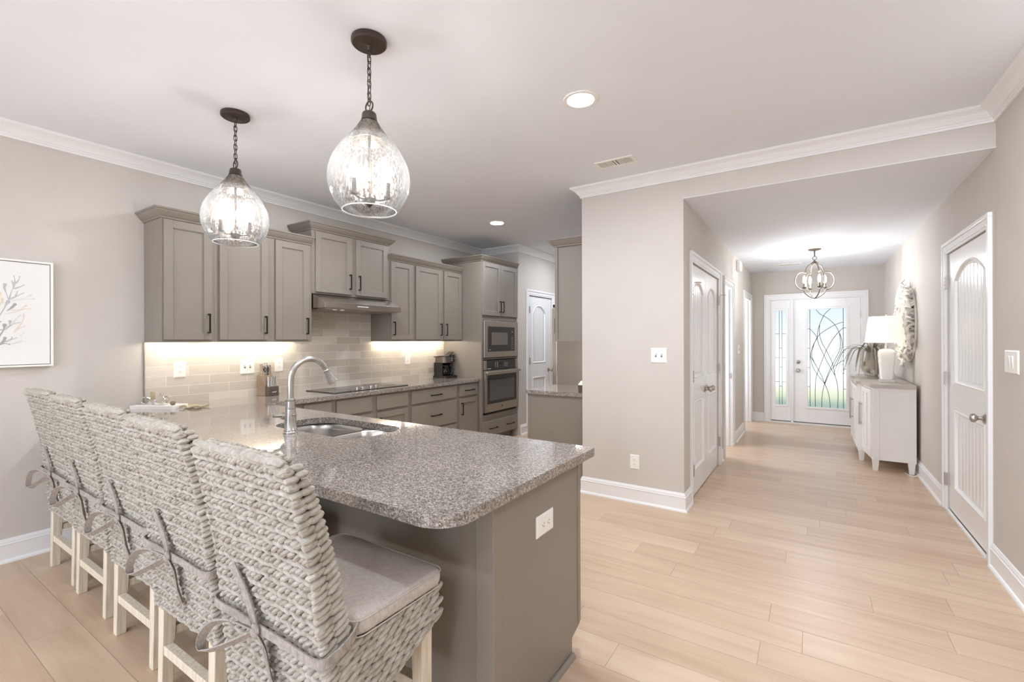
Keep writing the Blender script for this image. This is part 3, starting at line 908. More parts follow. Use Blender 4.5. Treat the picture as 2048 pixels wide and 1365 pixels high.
m = MB(); m.X = fr; m.box(4.885, 5.47, 0.575, 0.85, 0.034, 0.0346); m.build('window', mat('oven_window', (92, 89, 85), 0.1), d)
m = MB(); m.X = fr; m.box(4.782, 5.582, 0.938, 0.966, 0.055, 0.083).box(4.79, 4.83, 0.94, 0.964, 0.035, 0.06).box(5.535, 5.575, 0.94, 0.964, 0.035, 0.06); m.build('handle', M_steel, d, bevel=0.008, seg=3)
m = MB(); m.X = lambda a_, b_, c_: fr(5.17 + a_, 0.487 + b_, c_)
m.tube([(0.016 * math.cos(k * PI / 10), 0.016 * math.sin(k * PI / 10), 0.0355) for k in range(20)], 0.0012, 5, True)
m.tube(smoothpath([(0.001, 0.006, 0.0358), (-0.006, 0.008, 0.0358), (-0.009, 0, 0.0358), (-0.005, -0.007, 0.0358), (-0.001, -0.002, 0.0358), (-0.004, 0.0, 0.0358)], 3), 0.0012, 5)
m.tube(smoothpath([(0.009, 0.006, 0.0358), (0.004, 0.009, 0.0358), (0.003, 0, 0.0358), (0.005, -0.008, 0.0358), (0.010, -0.006, 0.0358)], 3), 0.0012, 5)
m.build('badge', M_dim, d)
m = MB(); m.X = fr; m.box(4.80, 5.55, 0.402, 0.428, -0.02, 0.006); m.build('vent_slot', mat('vent_black', (16, 14, 12), 0.7), t)

# base cabinets along the wall
xb = -3.622


def base_cab(label, y0, y1, fronts):
    t = thing('base_cabinet', label, 'cabinet', (XL, (y0 + y1) / 2, 0), 'grey base cabinets')
    MB().box(XL + 0.001, xb, y0, y1, 0.1, 0.843).build('carcass', M_cab, t, bevel=0.0015)
    MB().box(XL + 0.001, xb - 0.075, y0, y1, 0.0, 0.1).build('toe_kick', M_cab, t)
    fr = face_px(xb)
    for kind, a, b, z0, z1, hs in fronts:
        d = shaker(fr, a, b, z0, z1, flat=(kind == 'drawer')).build(kind, M_cab, t, bevel=0.003)
        if kind == 'drawer' and hs: pull(fr, (a + b) / 2, (z0 + z1) / 2, 0.17, False, 0.02, d)
        if kind == 'door' and hs: pull(fr, (b - 0.03) if hs > 0 else (a + 0.03), z1 - 0.125, 0.15, True, 0.02, d)
    return t


Z1a, Z1b, Z2a, Z2b = 0.682, 0.822, 0.118, 0.655
base_cab('grey base cabinet next to the peninsula corner, left of the cooktop', 1.99, 2.598, [('drawer', 2.30, 2.572, Z1a, Z1b, 0), ('door', 2.30, 2.572, Z2a, Z2b, 0)])
base_cab('grey base cabinet under the cooktop with two plain fronts', 2.598, 3.530, [('drawer', 2.624, 3.026, Z1a, Z1b, 0), ('drawer', 3.087, 3.505, Z1a, Z1b, 0), ('door', 2.624, 3.026, Z2a, Z2b, 1), ('door', 3.087, 3.505, Z2a, Z2b, -1)])
base_cab('wide grey three-drawer base cabinet between cooktop and coffee maker', 3.530, 4.332, [('drawer', 3.557, 4.306, Z1a, Z1b, 1), ('drawer', 3.557, 4.306, 0.385, Z2b, 1), ('drawer', 3.557, 4.306, Z2a, 0.362, 1)])
base_cab('narrow grey drawer-and-door base cabinet beside the oven cabinet', 4.332, 4.746, [('drawer', 4.363, 4.728, Z1a, Z1b, 1), ('door', 4.363, 4.728, Z2a, Z2b, -1)])

# ------------------------------------------------------------------ peninsula
PX, PY0, PY1 = -0.872, 1.237, 1.90
t = thing('kitchen_peninsula', 'grey panelled peninsula base under the long granite top', 'kitchen peninsula', (-2.5, 1.55, 0))
m = MB().box(XL + 0.001, PX - 0.02, PY0 + 0.012, PY1 - 0.02, 0.1, 0.843).box(XL + 0.001, PX - 0.02, PY0 + 0.012, PY1 - 0.095, 0.0, 0.1)
m.cur = 0
# a well for the sink bowls: the body is built around it
body = MB()
sx0, sx1, sy0, sy1 = -2.69, -1.86, 1.42, 1.86
for a, b in ((XL + 0.001, sx0), (sx1, PX - 0.02)): body.box(a, b, PY0 + 0.012, PY1 - 0.02, 0.1, 0.843)
body.box(sx0, sx1, PY0 + 0.012, sy0, 0.1, 0.843).box(sx0, sx1, sy1, PY1 - 0.02, 0.1, 0.843).box(sx0, sx1, sy0, sy1, 0.1, 0.55).box(XL + 0.001, PX - 0.02, PY0 + 0.012, PY1 - 0.095, 0, 0.1)
body.build('body', M_cab, t)
MB().box(XL + 0.001, PX - 0.018, PY0, PY0 + 0.012, 0.0, 0.843).build('back_panel', M_cab, t)
m = MB()
pr = [(PY0 + 0.034, 0), (PY1 - 0.09, 0), (PY1 - 0.09, 0.078), (PY1 - 0.008, 0.105), (PY1 - 0.008, 0.843), (PY0 + 0.034, 0.843)]
m.loft([[(x, y, z) for y, z in pr] for x in (PX - 0.02, PX)])
m.build('end_panel', M_cab, t, bevel=0.001)
m = MB().box(PX - 0.072, PX + 0.002, PY0 - 0.014, PY0 + 0.036, 0, 0.843).build('corner_post', M_cab, t, bevel=0.003)
MB().box(PX - 0.02, PX + 0.003, PY1 - 0.034, PY1 - 0.006, 0.115, 0.843).build('edge_strip', M_cab, t, bevel=0.002)
q = [(0, 0), (0.017, 0), (0.0165, 0.006), (0.013, 0.012), (0.007, 0.0165), (0, 0.018)]
MB().sweep([(XL + 0.03, PY0), (PX + 0.002, PY0), (PX + 0.002, PY1 - 0.088)], q).build('shoe_molding', M_cab, t)

# countertop: one continuous L of granite with the sink cut out
def corner(cx, cy, r, a0, n=8): return [(cx + r * math.cos(math.radians(a0 + 90 * k / n)), cy + r * math.sin(math.radians(a0 + 90 * k / n))) for k in range(n + 1)]


X1, Y0c, Y1c, XWc = -0.826, 0.944, 1.963, -3.587
outer = [(XL + 0.001, Y0c)] + corner(X1 - 0.11, Y0c + 0.11, 0.11, -90) + corner(X1 - 0.012, Y1c - 0.012, 0.012, 0, 3) + [(XWc, Y1c), (XWc, 4.746), (XL + 0.001, 4.746)]
hole = rrect(-2.655, -1.885, 1.462, 1.842, 0.13, 8)
m = MB().plate(outer, 0.844, ZC, [hole])
ct = m.build('granite_countertop', M_granite, None, bevel=0.004, origin=(XL + 0.5, 1.5, 0.844))
tag(ct, 'L-shaped speckled grey granite countertop of the peninsula and cooking wall', 'countertop')

# sink
t = thing('kitchen_sink', 'undermount double-bowl stainless sink in the peninsula granite', 'sink', (-2.27, 1.65, 0.6))
def bowl(x0, x1, y0, y1, depth, tag_):
    m = MB(); rings = []
    for off, z, r in ((0, 0.8435, 0.10), (0.004, 0.838, 0.10), (0.010, 0.80, 0.10), (0.02, 0.845 - depth + 0.05, 0.10), (0.035, 0.845 - depth + 0.012, 0.09), (0.07, 0.845 - depth, 0.07)):
        rings.append([(a, b, z) for a, b in rrect(x0 + off, x1 - off, y0 + off, y1 - off, r)])
    m.loft(rings, True, False, True)
    o = m.build('bowl', M_sink, t, True)
    cx, cy, zz = (x0 + x1) / 2, (y0 + y1) / 2 + 0.05, 0.845 - depth
    MB().lathe([(0.045, 0.0), (0.045, 0.004), (0.036, 0.005), (0.03, -0.0), (0.001, 0.001)], (cx, cy, zz), 18).build('drain', M_nickel, o, True)
bowl(-2.672, -2.215, 1.445, 1.855, 0.22, 'a'); bowl(-2.195, -1.868, 1.445, 1.855, 0.18, 'b')
rim = MB(); rim.plate(rrect(-2.688, -1.862, 1.425, 1.858, 0.11), 0.835, 0.8415, [rrect(-2.672, -2.215, 1.445, 1.855, 0.10), rrect(-2.195, -1.868, 1.445, 1.855, 0.10)])
rim.build('flange', M_sink, t)

# faucet
t = thing('faucet', 'brushed gooseneck pull-down faucet standing behind the sink', 'faucet', (-2.32, 1.405, ZC))
fx, fy = -2.32, 1.405
MB().lathe([(0.036, 0), (0.036, 0.008), (0.033, 0.012), (0.0335, 0.018), (0.031, 0.022), (0.028, 0.07), (0.025, 0.125), (0.0245, 0.128), (0.0275, 0.130), (0.0275, 0.136), (0.0245, 0.138), (0.023, 0.17), (0.0255, 0.173), (0.0255, 0.178), (0.021, 0.181), (0.017, 0.186)], (fx, fy, ZC), 28).build('body', M_faucet, t, True)
path = [(fx, fy, ZC + 0.18), (fx, fy, ZC + 0.278)]
for k in range(1, 15):
    a = PI - (PI * 0.86) * k / 14
    path.append((fx, fy + 0.112 + 0.112 * math.cos(a), ZC + 0.278 + 0.112 * math.sin(a)))
MB().tube(path, 0.0155, 16).build('spout', M_faucet, t, True)
p1 = Vector(path[-1]); dr = (Vector(path[-1]) - Vector(path[-2])).normalized()
hp = []
for d, r in ((-0.004, 0.0155), (0.0, 0.019), (0.008, 0.019), (0.011, 0.0165), (0.03, 0.018), (0.055, 0.0225), (0.075, 0.0275), (0.082, 0.029), (0.086, 0.029), (0.088, 0.024)):
    hp.append((p1 + dr * d, r))
MB().tube([h[0] for h in hp], [h[1] for h in hp], 20).build('spray_head', M_faucet, t, True)
m = MB().lathe([(0.016, -0.02), (0.016, -0.044), (0.019, -0.046), (0.020, -0.066), (0.012, -0.072), (0.001, -0.073)], (fx, fy, ZC + 0.085), 16, axis='X')
m.X = None
m.tube([(fx - 0.057, fy, ZC + 0.085), (fx - 0.057, fy - 0.03, ZC + 0.088), (fx - 0.057, fy - 0.062, ZC + 0.092)], [0.008, 0.0065, 0.008], 10)
m.build('lever', M_faucet, t, True)
MB().lathe([(0.006, 0.024), (0.006, 0.034), (0.008, 0.036), (0.008, 0.046), (0.001, 0.047)], (fx, fy, ZC + 0.10), 12, axis='X').build('docking_button', M_faucet, t, True)

# backsplash
m = MB().box(XL, XL + 0.009, 1.387, 4.746, ZC, 1.362).box(XL, XL + 0.009, 2.568, 3.502, 1.362, 1.676)
struct(m.build('wall_backsplash', M_tile))
struct(MB().box(XL, XL + 0.011, 1.380, 1.387, ZC, 1.362).build('trim_3', M_nickel))

# cooktop
t = thing('cooktop', 'black glass electric cooktop set into the granite', 'cooktop', (-3.93, 3.12, ZC))
MB().plate(rrect(-4.145, -3.695, 2.665, 3.60, 0.012), ZC, ZC + 0.008).build('glass_top', M_cook, t, bevel=0.002)
m = MB()
for cx, cy, r in ((-4.05, 2.86, 0.075), (-3.83, 2.86, 0.095), (-4.05, 3.38, 0.095), (-3.82, 3.42, 0.075)):
    for rr in (r, r - 0.018): m.tube([(cx + rr * math.cos(k * PI / 16), cy + rr * math.sin(k * PI / 16), ZC + 0.0083) for k in range(32)], 0.0008, 4, True)
m.build('burner_markings', mat('burner_marks', (120, 116, 110), 0.4), t)
for k in range(4):
    MB().lathe([(0.023, 0), (0.023, 0.004), (0.019, 0.006), (0.018, 0.022), (0.016, 0.024), (0.001, 0.024)], (-3.775 - 0.07 * (k % 2) * 0.4, 2.985 + 0.085 * k, ZC + 0.008), 18).build('knob', M_steel_handle, t, True)

# far counter with cabinets and refrigerator on the closet's kitchen side
t = thing('base_cabinet', 'grey base cabinet whose plain end shows past the closet wall corner', 'cabinet', (-2.05, 4.25, 0))
MB().box(-2.345, XK - 0.002, 3.925, 4.585, 0.1, 0.843).box(-2.27, XK - 0.002, 3.925, 4.585, 0, 0.1).build('carcass', M_cab, t)
MB().box(-2.345, XK - 0.002, 3.908, 3.925, 0, 0.843).build('end_panel', M_cab, t, bevel=0.002)
MB().box(-2.36, -2.325, 3.905, 3.945, 0, 0.843).build('corner_stile', M_cab, t, bevel=0.002)
d = shaker(face_nx(-2.345), 3.955, 4.56, 0.12, 0.82).build('door', M_cab, t, bevel=0.002); pull(face_nx(-2.345), 3.99, 0.69, 0.15, True, 0.02, d)
ct = MB().plate([(-2.378, 3.886), (XK - 0.001, 3.886), (XK - 0.001, 4.59), (-2.378, 4.59)], 0.844, ZC).build('granite_countertop', M_granite, None, bevel=0.004, origin=(-2.05, 4.2, 0.844))
tag(ct, 'short granite countertop by the refrigerator, past the closet wall corner', 'countertop')
t = thing('wall_cabinet', 'grey wall cabinet whose plain side shows past the closet wall corner', 'cabinet', (-1.9, 4.2, 1.36))
MB().box(-2.03, XK - 0.002, 3.912, 4.585, 1.372, 2.262).build('carcass', M_cab, t)
m = MB(); m.X = face_ny(3.912)
m.box(-2.05, -2.02, 1.36, 2.262, 0, 0.012).box(-2.02, XK - 0.002, 1.36, 1.385, 0, 0.012); m.build('side_frame', M_cab, t, bevel=0.002)
d = shaker(face_nx(-2.03), 3.93, 4.57, 1.385, 2.25).build('door', M_cab, t, bevel=0.002); pull(face_nx(-2.03), 3.96, 1.51, 0.15, True, 0.02, d)
cab_crown([(-2.05, 4.585), (-2.05, 3.90), (XK - 0.002, 3.90)], 2.255, t)
MB().box(-1.86, -1.845, 3.95, 4.55, 1.364, 1.3715).build('light_strip', M_led, t)
t = thing('refrigerator', 'stainless refrigerator edge beyond the far granite counter', 'refrigerator', (-2.1, 5.05, 0))
MB().box(-2.40, XK - 0.01, 4.622, 5.50, 0.03, 1.74).build('case', M_steel, t, bevel=0.004)
for a, b in ((4.624, 5.058), (5.064, 5.498)): MB().box(-2.468, -2.403, a, b, 0.05, 1.735).build('door', M_steel, t, bevel=0.006)
for y in (5.03, 5.09): MB().tube([(-2.47, y, 0.8), (-2.505, y, 0.82), (-2.505, y, 1.55), (-2.47, y, 1.57)], 0.009, 8).build('handle', M_nickel, t, True)
MB().box(-2.46, -2.35, 4.63, 4.72, 1.741, 1.775).build('hinge_cover', M_blkplast, t, bevel=0.003)
t = tag(MB().box(-2.385, XK - 0.002, 4.597, 4.617, 0, 2.262).build('refrigerator_enclosure', M_cab, None, bevel=0.002, origin=(-2.05, 4.607, 0)), 'tall grey side panel between far counter and refrigerator', 'panel')
t = thing('canister', 'small dark jar with white lid on far counter, half hidden by the wall', 'canister', (-1.826, 4.02, ZC))
MB().lathe([(0.03, 0.0), (0.034, 0.004), (0.038, 0.06), (0.038, 0.065), (0.001, 0.065)], (-1.826, 4.02, ZC), 18).build('jar', mat('dark_jar', (92, 82, 72), 0.4), t, True)
MB().lathe([(0.036, 0.065), (0.032, 0.075), (0.02, 0.088), (0.012, 0.10), (0.006, 0.104), (0.001, 0.104)], (-1.826, 4.02, ZC), 18).build('lid', M_white, t, True)

# ------------------------------------------------------------------ pendant lamps over the peninsula
def make_pendant(label, x, y):
    t = thing('pendant_lamp', label, 'pendant lamp', (x, y, H), 'glass pendants over the peninsula')
    c = (x, y, 0)
    MB().lathe([(0.001, H), (0.076, H), (0.078, H - 0.004), (0.078, H - 0.020), (0.072, H - 0.026), (0.02, H - 0.028), (0.012, H - 0.032), (0.008, H - 0.05), (0.001, H - 0.05)], c, 32).build('canopy', M_bronze, t, True)
    m = MB(); z = H - 0.045; k = 0
    while z > 2.462:
        L, wd = 0.036, 0.009
        pts = []
        for a in range(14):
            s = 2 * PI * a / 14; du = wd * math.cos(s); dz = (L / 2 - wd) * (1 if math.sin(s) > 0 else -1) * (0 if abs(math.sin(s)) < 1e-6 else 1) + wd * math.sin(s)
            pts.append((x + (du if k % 2 == 0 else 0), y + (0 if k % 2 == 0 else du), z - L / 2 + dz))
        m.tube(pts, 0.0024, 6, True); z -= 0.0275; k += 1
    m.build('chain', M_bronze, t, True)
    MB().tube([(x + 0.004 * math.sin(q * 1.3), y + 0.004 * math.cos(q * 1.3), H - 0.04 - q * 0.025) for q in range(14)], 0.002, 6).build('cord', M_bronze, t, True)
    MB().tube([(x + 0.024 * math.cos(a * PI / 10), y, 2.432 + 0.024 * math.sin(a * PI / 10)) for a in range(20)], 0.0035, 8, True).build('ring', M_bronze, t, True)
    MB().lathe([(0.001, 2.41), (0.012, 2.408), (0.026, 2.404), (0.031, 2.398), (0.034, 2.372), (0.037, 2.366), (0.001, 2.366)], c, 28).build('cap', M_bronze, t, True)
    # glass globe: thin double wall
    prof = [(0.036, 2.366), (0.045, 2.352), (0.062, 2.325), (0.088, 2.292), (0.118, 2.255), (0.146, 2.215), (0.167, 2.172), (0.178, 2.128), (0.179, 2.085), (0.170, 2.042), (0.152, 2.003), (0.130, 1.972), (0.118, 1.960)]
    pp = [(p[0], 0, p[1]) for p in prof]; pp = smoothpath(pp, 4); prof = [(p.x, p.z) for p in pp]
    MB().lathe(prof, c, 56, cap=False).build('glass_globe', M_seeded, t, True)
    MB().tube([(x + 0.118 * math.cos(a * PI / 28), y + 0.118 * math.sin(a * PI / 28), 1.96) for a in range(56)], 0.003, 6, True).build('glass_rim', M_rim, t, True)
    MB().lathe([(0.034, 2.366), (0.042, 2.350), (0.056, 2.318), (0.070, 2.288), (0.076, 2.272), (0.073, 2.272), (0.054, 2.314), (0.030, 2.360)], c, 28, cap=False).build('inner_cone', M_nickel, t, True)
    MB().tube([(x, y, 2.36), (x, y, 2.02)], 0.006, 10).lathe([(0.006, 2.10), (0.010, 2.09), (0.006, 2.08)], c, 12).build('stem', M_bronze, t, True)
    MB().lathe([(0.010, 2.04), (0.024, 2.03), (0.03, 2.012), (0.022, 1.998), (0.024, 1.994), (0.012, 1.984), (0.005, 1.978), (0.001, 1.972)], c, 20).build('hub', M_bronze, t, True)
    for q in range(3):
        a = q * 2 * PI / 3 + 0.55; dx, dy = math.cos(a), math.sin(a)
        m = MB().tube(smoothpath([(x + dx * .02, y + dy * .02, 2.012), (x + dx * .05, y + dy * .05, 2.006), (x + dx * .083, y + dy * .083, 2.014)], 4), 0.005, 8)
        m.lathe([(0.004, 2.010), (0.016, 2.014), (0.017, 2.022), (0.011, 2.024), (0.011, 2.085), (0.001, 2.085)], (x + dx * .083, y + dy * .083, 0), 14)
        ar = m.build('candle_arm', M_bronze, t, True)
        MB().lathe([(0.008, 2.085), (0.011, 2.095), (0.017, 2.115), (0.0175, 2.13), (0.013, 2.15), (0.006, 2.168), (0.001, 2.18)], (x + dx * .083, y + dy * .083, 0), 14).build('bulb', M_bulb, ar, True)
    return t


make_pendant('clear seeded-glass pendant hanging over the middle of the peninsula, larger in view', -1.676, 1.395)
make_pendant('clear seeded-glass pendant hanging in front of the left wall cabinets, smaller in view', -2.895, 1.41)

# ------------------------------------------------------------------ bar stools
def puff_mesh(plist, core=None):
    """strands of twisted seagrass: each entry (pos, tangent, normal, length, width, depth)"""
    seg, rg = 8, 5
    tv = []; tf = []
    for k in range(rg + 2):
        a = PI * k / (rg + 1); 
        if k in (0, rg + 1): tv.append((-math.cos(a), 0, 0)); continue
        for i in range(seg):
            b = 2 * PI * i / seg; tv.append((-math.cos(a), math.sin(a) ** 0.8 * math.cos(b), math.sin(a) ** 0.8 * math.sin(b)))
    for i in range(seg): tf.append((0, 1 + (i + 1) % seg, 1 + i, -1))
    for k in range(rg - 1):
        for i in range(seg):
            p = 1 + k * seg; j = (i + 1) % seg; tf.append((p + i, p + j, p + seg + j, p + seg + i))
    last = 1 + rg * seg
    for i in range(seg): tf.append((last, 1 + (rg - 1) * seg + i, 1 + (rg - 1) * seg + (i + 1) % seg, -1))
    T = np.array(tv); F = tf; V = []; FF = []
    for n, (p, t, nn, L, wd, dp) in enumerate(plist):
        t = np.array(t, float); nn = np.array(nn, float); t /= np.linalg.norm(t); nn = nn - t * nn.dot(t); nn /= np.linalg.norm(nn); b = np.cross(nn, t)
        V.append(np.array(p) + T[:, :1] * L / 2 * t + T[:, 1:2] * wd / 2 * b + T[:, 2:3] * dp / 2 * nn)
        o = n * len(T)
        FF += [tuple(o + i for i in f if i >= 0) for f in F]
    return [tuple(r) for r in np.concatenate(V)], FF


ZT = 1.085


def back_y(z): return float(np.interp(z, [0.33, 0.45, 0.62, 0.78, 0.93, 1.09], [0.0, -0.008, -0.022, -0.042, -0.070, -0.112]))


def back_th(z): return float(np.interp(z, [0.33, 0.62, 0.9, 1.09], [0.08, 0.078, 0.06, 0.045]))


def make_stool(label, x, y):
    rnd = random.Random(7)
    t = thing('bar_stool', label, 'bar stool', (0, 0, 0), 'seagrass bar stools along the peninsula')
    HW, DEP, ZS = 0.25, 0.385, 0.60      # half width, seat front, seat top
    def hw(z): return float(np.interp(z, [0.33, 0.6, 1.02, 1.05, 1.07, 1.09], [0.243, 0.246, 0.236, 0.231, 0.222, 0.205]))
    def low(yy): return float(np.interp(yy, [0.0, 0.05, DEP], [0.335, 0.36, 0.50]))
    # ---- back
    m = MB(); rings = []
    for z in np.linspace(0.345, ZT - 0.012, 16):
        yb, th, h = back_y(z) + 0.012, back_th(z), hw(z) - 0.012
        rings.append([(-h, yb, z), (h, yb, z), (h, yb + th - 0.02, z), (-h, yb + th - 0.02, z)])
    m.loft(rings)
    core = MB(); core.v = m.v; core.f = m.f; core.mi = [1] * len(m.f)
    pl = []; RS = 0.0185
    def jit(s): return (rnd.random() - 0.5) * s
    nr = int((ZT - 0.34) / RS)
    for r in range(nr + 1):
        z = 0.345 + r * RS; yb = back_y(z); h = hw(z)
        slope = (back_y(z + 0.02) - back_y(z - 0.02)) / 0.04
        n = 21
        for i in range(n):      # rear face: plump short twists row by row
            xx = -h + 0.008 + (2 * h - 0.016) * (i + 0.5 * (r % 2)) / (n - 0.5)
            tl = (0.55 if r % 2 else -0.35) + jit(0.4)
            pl.append(((xx + jit(.005), yb + 0.007 + jit(.006), z + jit(.004)), (1, 0.25, tl), (0, -1, slope), 0.034 + jit(.010), 0.0172 + jit(.004), 0.024))
        th = back_th(z)
        for s in (-1, 1):       # side edge: long slanted wraps
            if z > ZT - 0.012: continue
            for q in range(2):
                yy = yb + th * (0.24 + 0.5 * q)
                pl.append(((s * (h - 0.003) + jit(.004), yy, z + jit(.005) + 0.006 * q), (0, 1, (0.42 + jit(.2)) * min(1, max(0, (ZT - 0.03 - z) / 0.1))), (s, 0, 0), th * 0.72 + jit(.008), 0.020, 0.024))
        if z > ZS - 0.03:       # front face
            for i in range(15):
                xx = -h + 0.012 + (2 * h - 0.024) * (i + 0.5 * (r % 2)) / 14.5
                pl.append(((xx, yb + th - 0.008, z + jit(.003)), (1, 0, 0.4), (0, 1, -slope), 0.042, 0.020, 0.02))
    for i in range(21):         # top roll
        xx = -0.205 + 0.410 * i / 20; yb = back_y(ZT); ez = -0.016 * max(0, (abs(xx) - 0.15) / 0.055) ** 2
        for q in range(3):
            pl.append(((xx + jit(.004), yb + 0.009 + 0.013 * q, ZT + ez + (0.002 if q == 1 else -0.005)), (0.85, 0.4, -0.3 * xx / 0.22 * (abs(xx) > 0.17)), (0, 0, 1), 0.036, 0.019, 0.022))
    v, f = puff_mesh(pl); b0 = len(core.v); core.v = core.v + v; core.f = core.f + [tuple(b0 + i for i in q) for q in f]; core.mi = core.mi + [0] * len(f)
    core.build('backrest', [M_weave, M_weave_core], t, True)
    # ---- woven seat box
    m = MB(); ys = np.linspace(0.05, DEP, 8)
    for (ya, yb2) in zip(ys[:-1], ys[1:]):
        for s in (-1, 1):
            a, b = sorted((s * (HW - 0.012), s * (HW - 0.03)))
            m.hexa([(a, ya, low(ya) + .01), (b, ya, low(ya) + .01), (b, yb2, low(yb2) + .01), (a, yb2, low(yb2) + .01)], [(a, ya, ZS), (b, ya, ZS), (b, yb2, ZS), (a, yb2, ZS)])
    m.box(-HW + 0.02, HW - 0.02, 0.04, DEP - 0.012, ZS - 0.03, ZS - 0.005).box(-HW + 0.03, HW - 0.03, DEP - 0.03, DEP - 0.012, 0.505, ZS - 0.03)
    core = MB(); core.v = m.v; core.f = m.f; core.mi = [1] * len(m.f); pl = []
    for s in (-1, 1):
        r = 0
        while 0.345 + r * RS < ZS - 0.004:
            z = 0.345 + r * RS
            for i in range(9):
                yy = 0.055 + (DEP - 0.06) * (i + 0.5 * (r % 2)) / 8.5
                if z < low(yy) + 0.006 or yy > DEP: continue
                pl.append(((s * (HW - 0.005) + jit(.005), yy, z + jit(.005)), (0, 1, 0.30 + jit(.25)), (s, 0, 0), 0.058 + jit(.012), 0.019, 0.022))
            r += 1
        for i in range(10):     # bottom binding along the sloping edge
            yy = 0.03 + (DEP - 0.03) * i / 9; pl.append(((s * (HW - 0.010), yy, low(yy)), (0, 1, 0.4), (s, 0, -0.5), 0.06, 0.018, 0.024))
    for r in range(6):
        for i in range(12):
            xx = -HW + 0.02 + (2 * HW - 0.04) * (i + 0.5 * (r % 2)) / 11.5
            pl.append(((xx, DEP - 0.006, 0.505 + r * RS), (1, 0, 0.35), (0, 1, 0), 0.052, 0.020, 0.022))
    v, f = puff_mesh(pl); b0 = len(core.v); core.v = core.v + v; core.f = core.f + [tuple(b0 + i for i in q) for q in f]; core.mi = core.mi + [0] * len(f)
    core.build('woven_seat', [M_weave, M_weave_core], t, True)
    # ---- legs and stretchers
    for sx_ in (-1, 1):
        for yy, zt_, nm in ((0.025, 0.37, 'r'), (DEP - 0.03, 0.52, 'f')):
            cx = sx_ * (HW - 0.045); k = 0.0235; d = 0.01 if nm == 'r' else -0.006
            MB().hexa([(cx - k + .004, yy - k - d + .004, 0), (cx + k - .004, yy - k - d + .004, 0), (cx + k - .004, yy + k - d - .004, 0), (cx - k + .004, yy + k - d - .004, 0)],
                      [(cx - k, yy - k, zt_), (cx + k, yy - k, zt_), (cx + k, yy + k, zt_), (cx - k, yy + k, zt_)]).build('leg', M_legwood, t, bevel=0.003)
    c = HW - 0.045
    MB().box(-c + 0.022, c - 0.022, 0.002, 0.034, 0.155, 0.19).build('stretcher', M_legwood, t, bevel=0.002)
    MB().box(-c + 0.022, c - 0.022, DEP - 0.048, DEP - 0.014, 0.27, 0.305).build('stretcher', M_legwood, t, bevel=0.002)
    for s in (-1, 1):
        MB().box(s * c - 0.015, s * c + 0.015, 0.045, DEP - 0.055, 0.21, 0.245).build('stretcher', M_legwood, t, bevel=0.002)
    # ---- cushion with its ties
    m = MB(); rings = []
    for off, z in ((0.018, ZS - 0.004), (0.004, ZS + 0.004), (0.0, ZS + 0.018), (0.0, ZS + 0.036), (0.005, ZS + 0.046), (0.016, ZS + 0.052), (0.06, ZS + 0.056)):
        rings.append([(a, b, z) for a, b in rrect(-HW - 0.006 + off, HW + 0.006 - off, 0.065 + off, DEP + 0.022 - off, 0.035, 5)])
    m.loft(rings)
    cu = m.build('cushion', M_cush, t, True)
    m = MB()
    for zz in (ZS + 0.002, ZS + 0.044):
        m.tube([(a, b, zz) for a, b in rrect(-HW - 0.007, HW + 0.007, 0.064, DEP + 0.023, 0.036, 5)], 0.0022, 5, True)
    m.build('piping', M_cush, cu, True)
    m = MB(); up = (0, 0, 1); yb = back_y(0.6)
    for s in (-1, 1):       # bands from the cushion round the sides to the knot
        m.ribbon(smoothpath([(s * 0.246, 0.085, 0.635), (s * 0.265, 0.05, 0.622), (s * 0.267, yb + 0.02, 0.605), (s * 0.25, yb - 0.018, 0.60), (s * 0.12, yb - 0.02, 0.602), (0.0, yb - 0.024, 0.606)], 5), up, 0.024, 0.004)
    ky = yb - 0.032
    m.ball((0, ky, 0.604), 0.016, 10, 8, (1.1, 0.7, 1.3))
    m.ribbon(smoothpath([(0, ky, 0.604), (-0.06, ky - 0.035, 0.628), (-0.125, ky - 0.05, 0.605), (-0.185, ky - 0.05, 0.545), (-0.18, ky - 0.045, 0.51), (-0.10, ky - 0.03, 0.545), (0, ky, 0.60)], 6), (0, -0.8, 0.6), 0.024, 0.004)
    by = lambda z, d=0.016: back_y(z) - d
    m.ribbon(smoothpath([(0, ky, 0.604), (-0.03, by(.64, .022), 0.64), (-0.07, by(.69), 0.69), (-0.112, by(.748), 0.748)], 6), (0.8, 0, 0.6), 0.030, 0.004)
    m.ribbon(smoothpath([(0, ky, 0.60), (0.008, by(.56, .022), 0.56), (0.016, by(.50), 0.50), (0.030, by(.42), 0.42)], 6), (1, -0.3, 0), 0.026, 0.004)
    m.ribbon(smoothpath([(0.004, ky, 0.60), (0.03, by(.56, .026), 0.56), (0.05, by(.50, .028), 0.50), (0.064, by(.45, .022), 0.45)], 6), (0.8, -0.5, 0.2), 0.024, 0.004)
    m.build('tie', M_tie, cu, True)
    t.location = (x, y, 0)
    return t


STOOLS = [(-1.235, 0.70, 'seagrass bar stool nearest the open end of the peninsula, whole seat cushion in view', 0.0),
          (-1.92, 0.752, 'second seagrass bar stool from the open end of the peninsula', 0.0),
          (-2.52, 0.788, 'middle seagrass bar stool of the row of five', 0.0),
          (-3.14, 0.806, 'seagrass bar stool one in from the wall end of the row', 0.0),
          (-3.685, 0.818, 'seagrass bar stool next to the wall with the coral picture', 0.0)]
st0 = None
for x, y, lb, rz in STOOLS:
    if st0 is None: st0 = make_stool(lb, x, y)
    else: dup(st0, (x, y, 0), lb, rz)

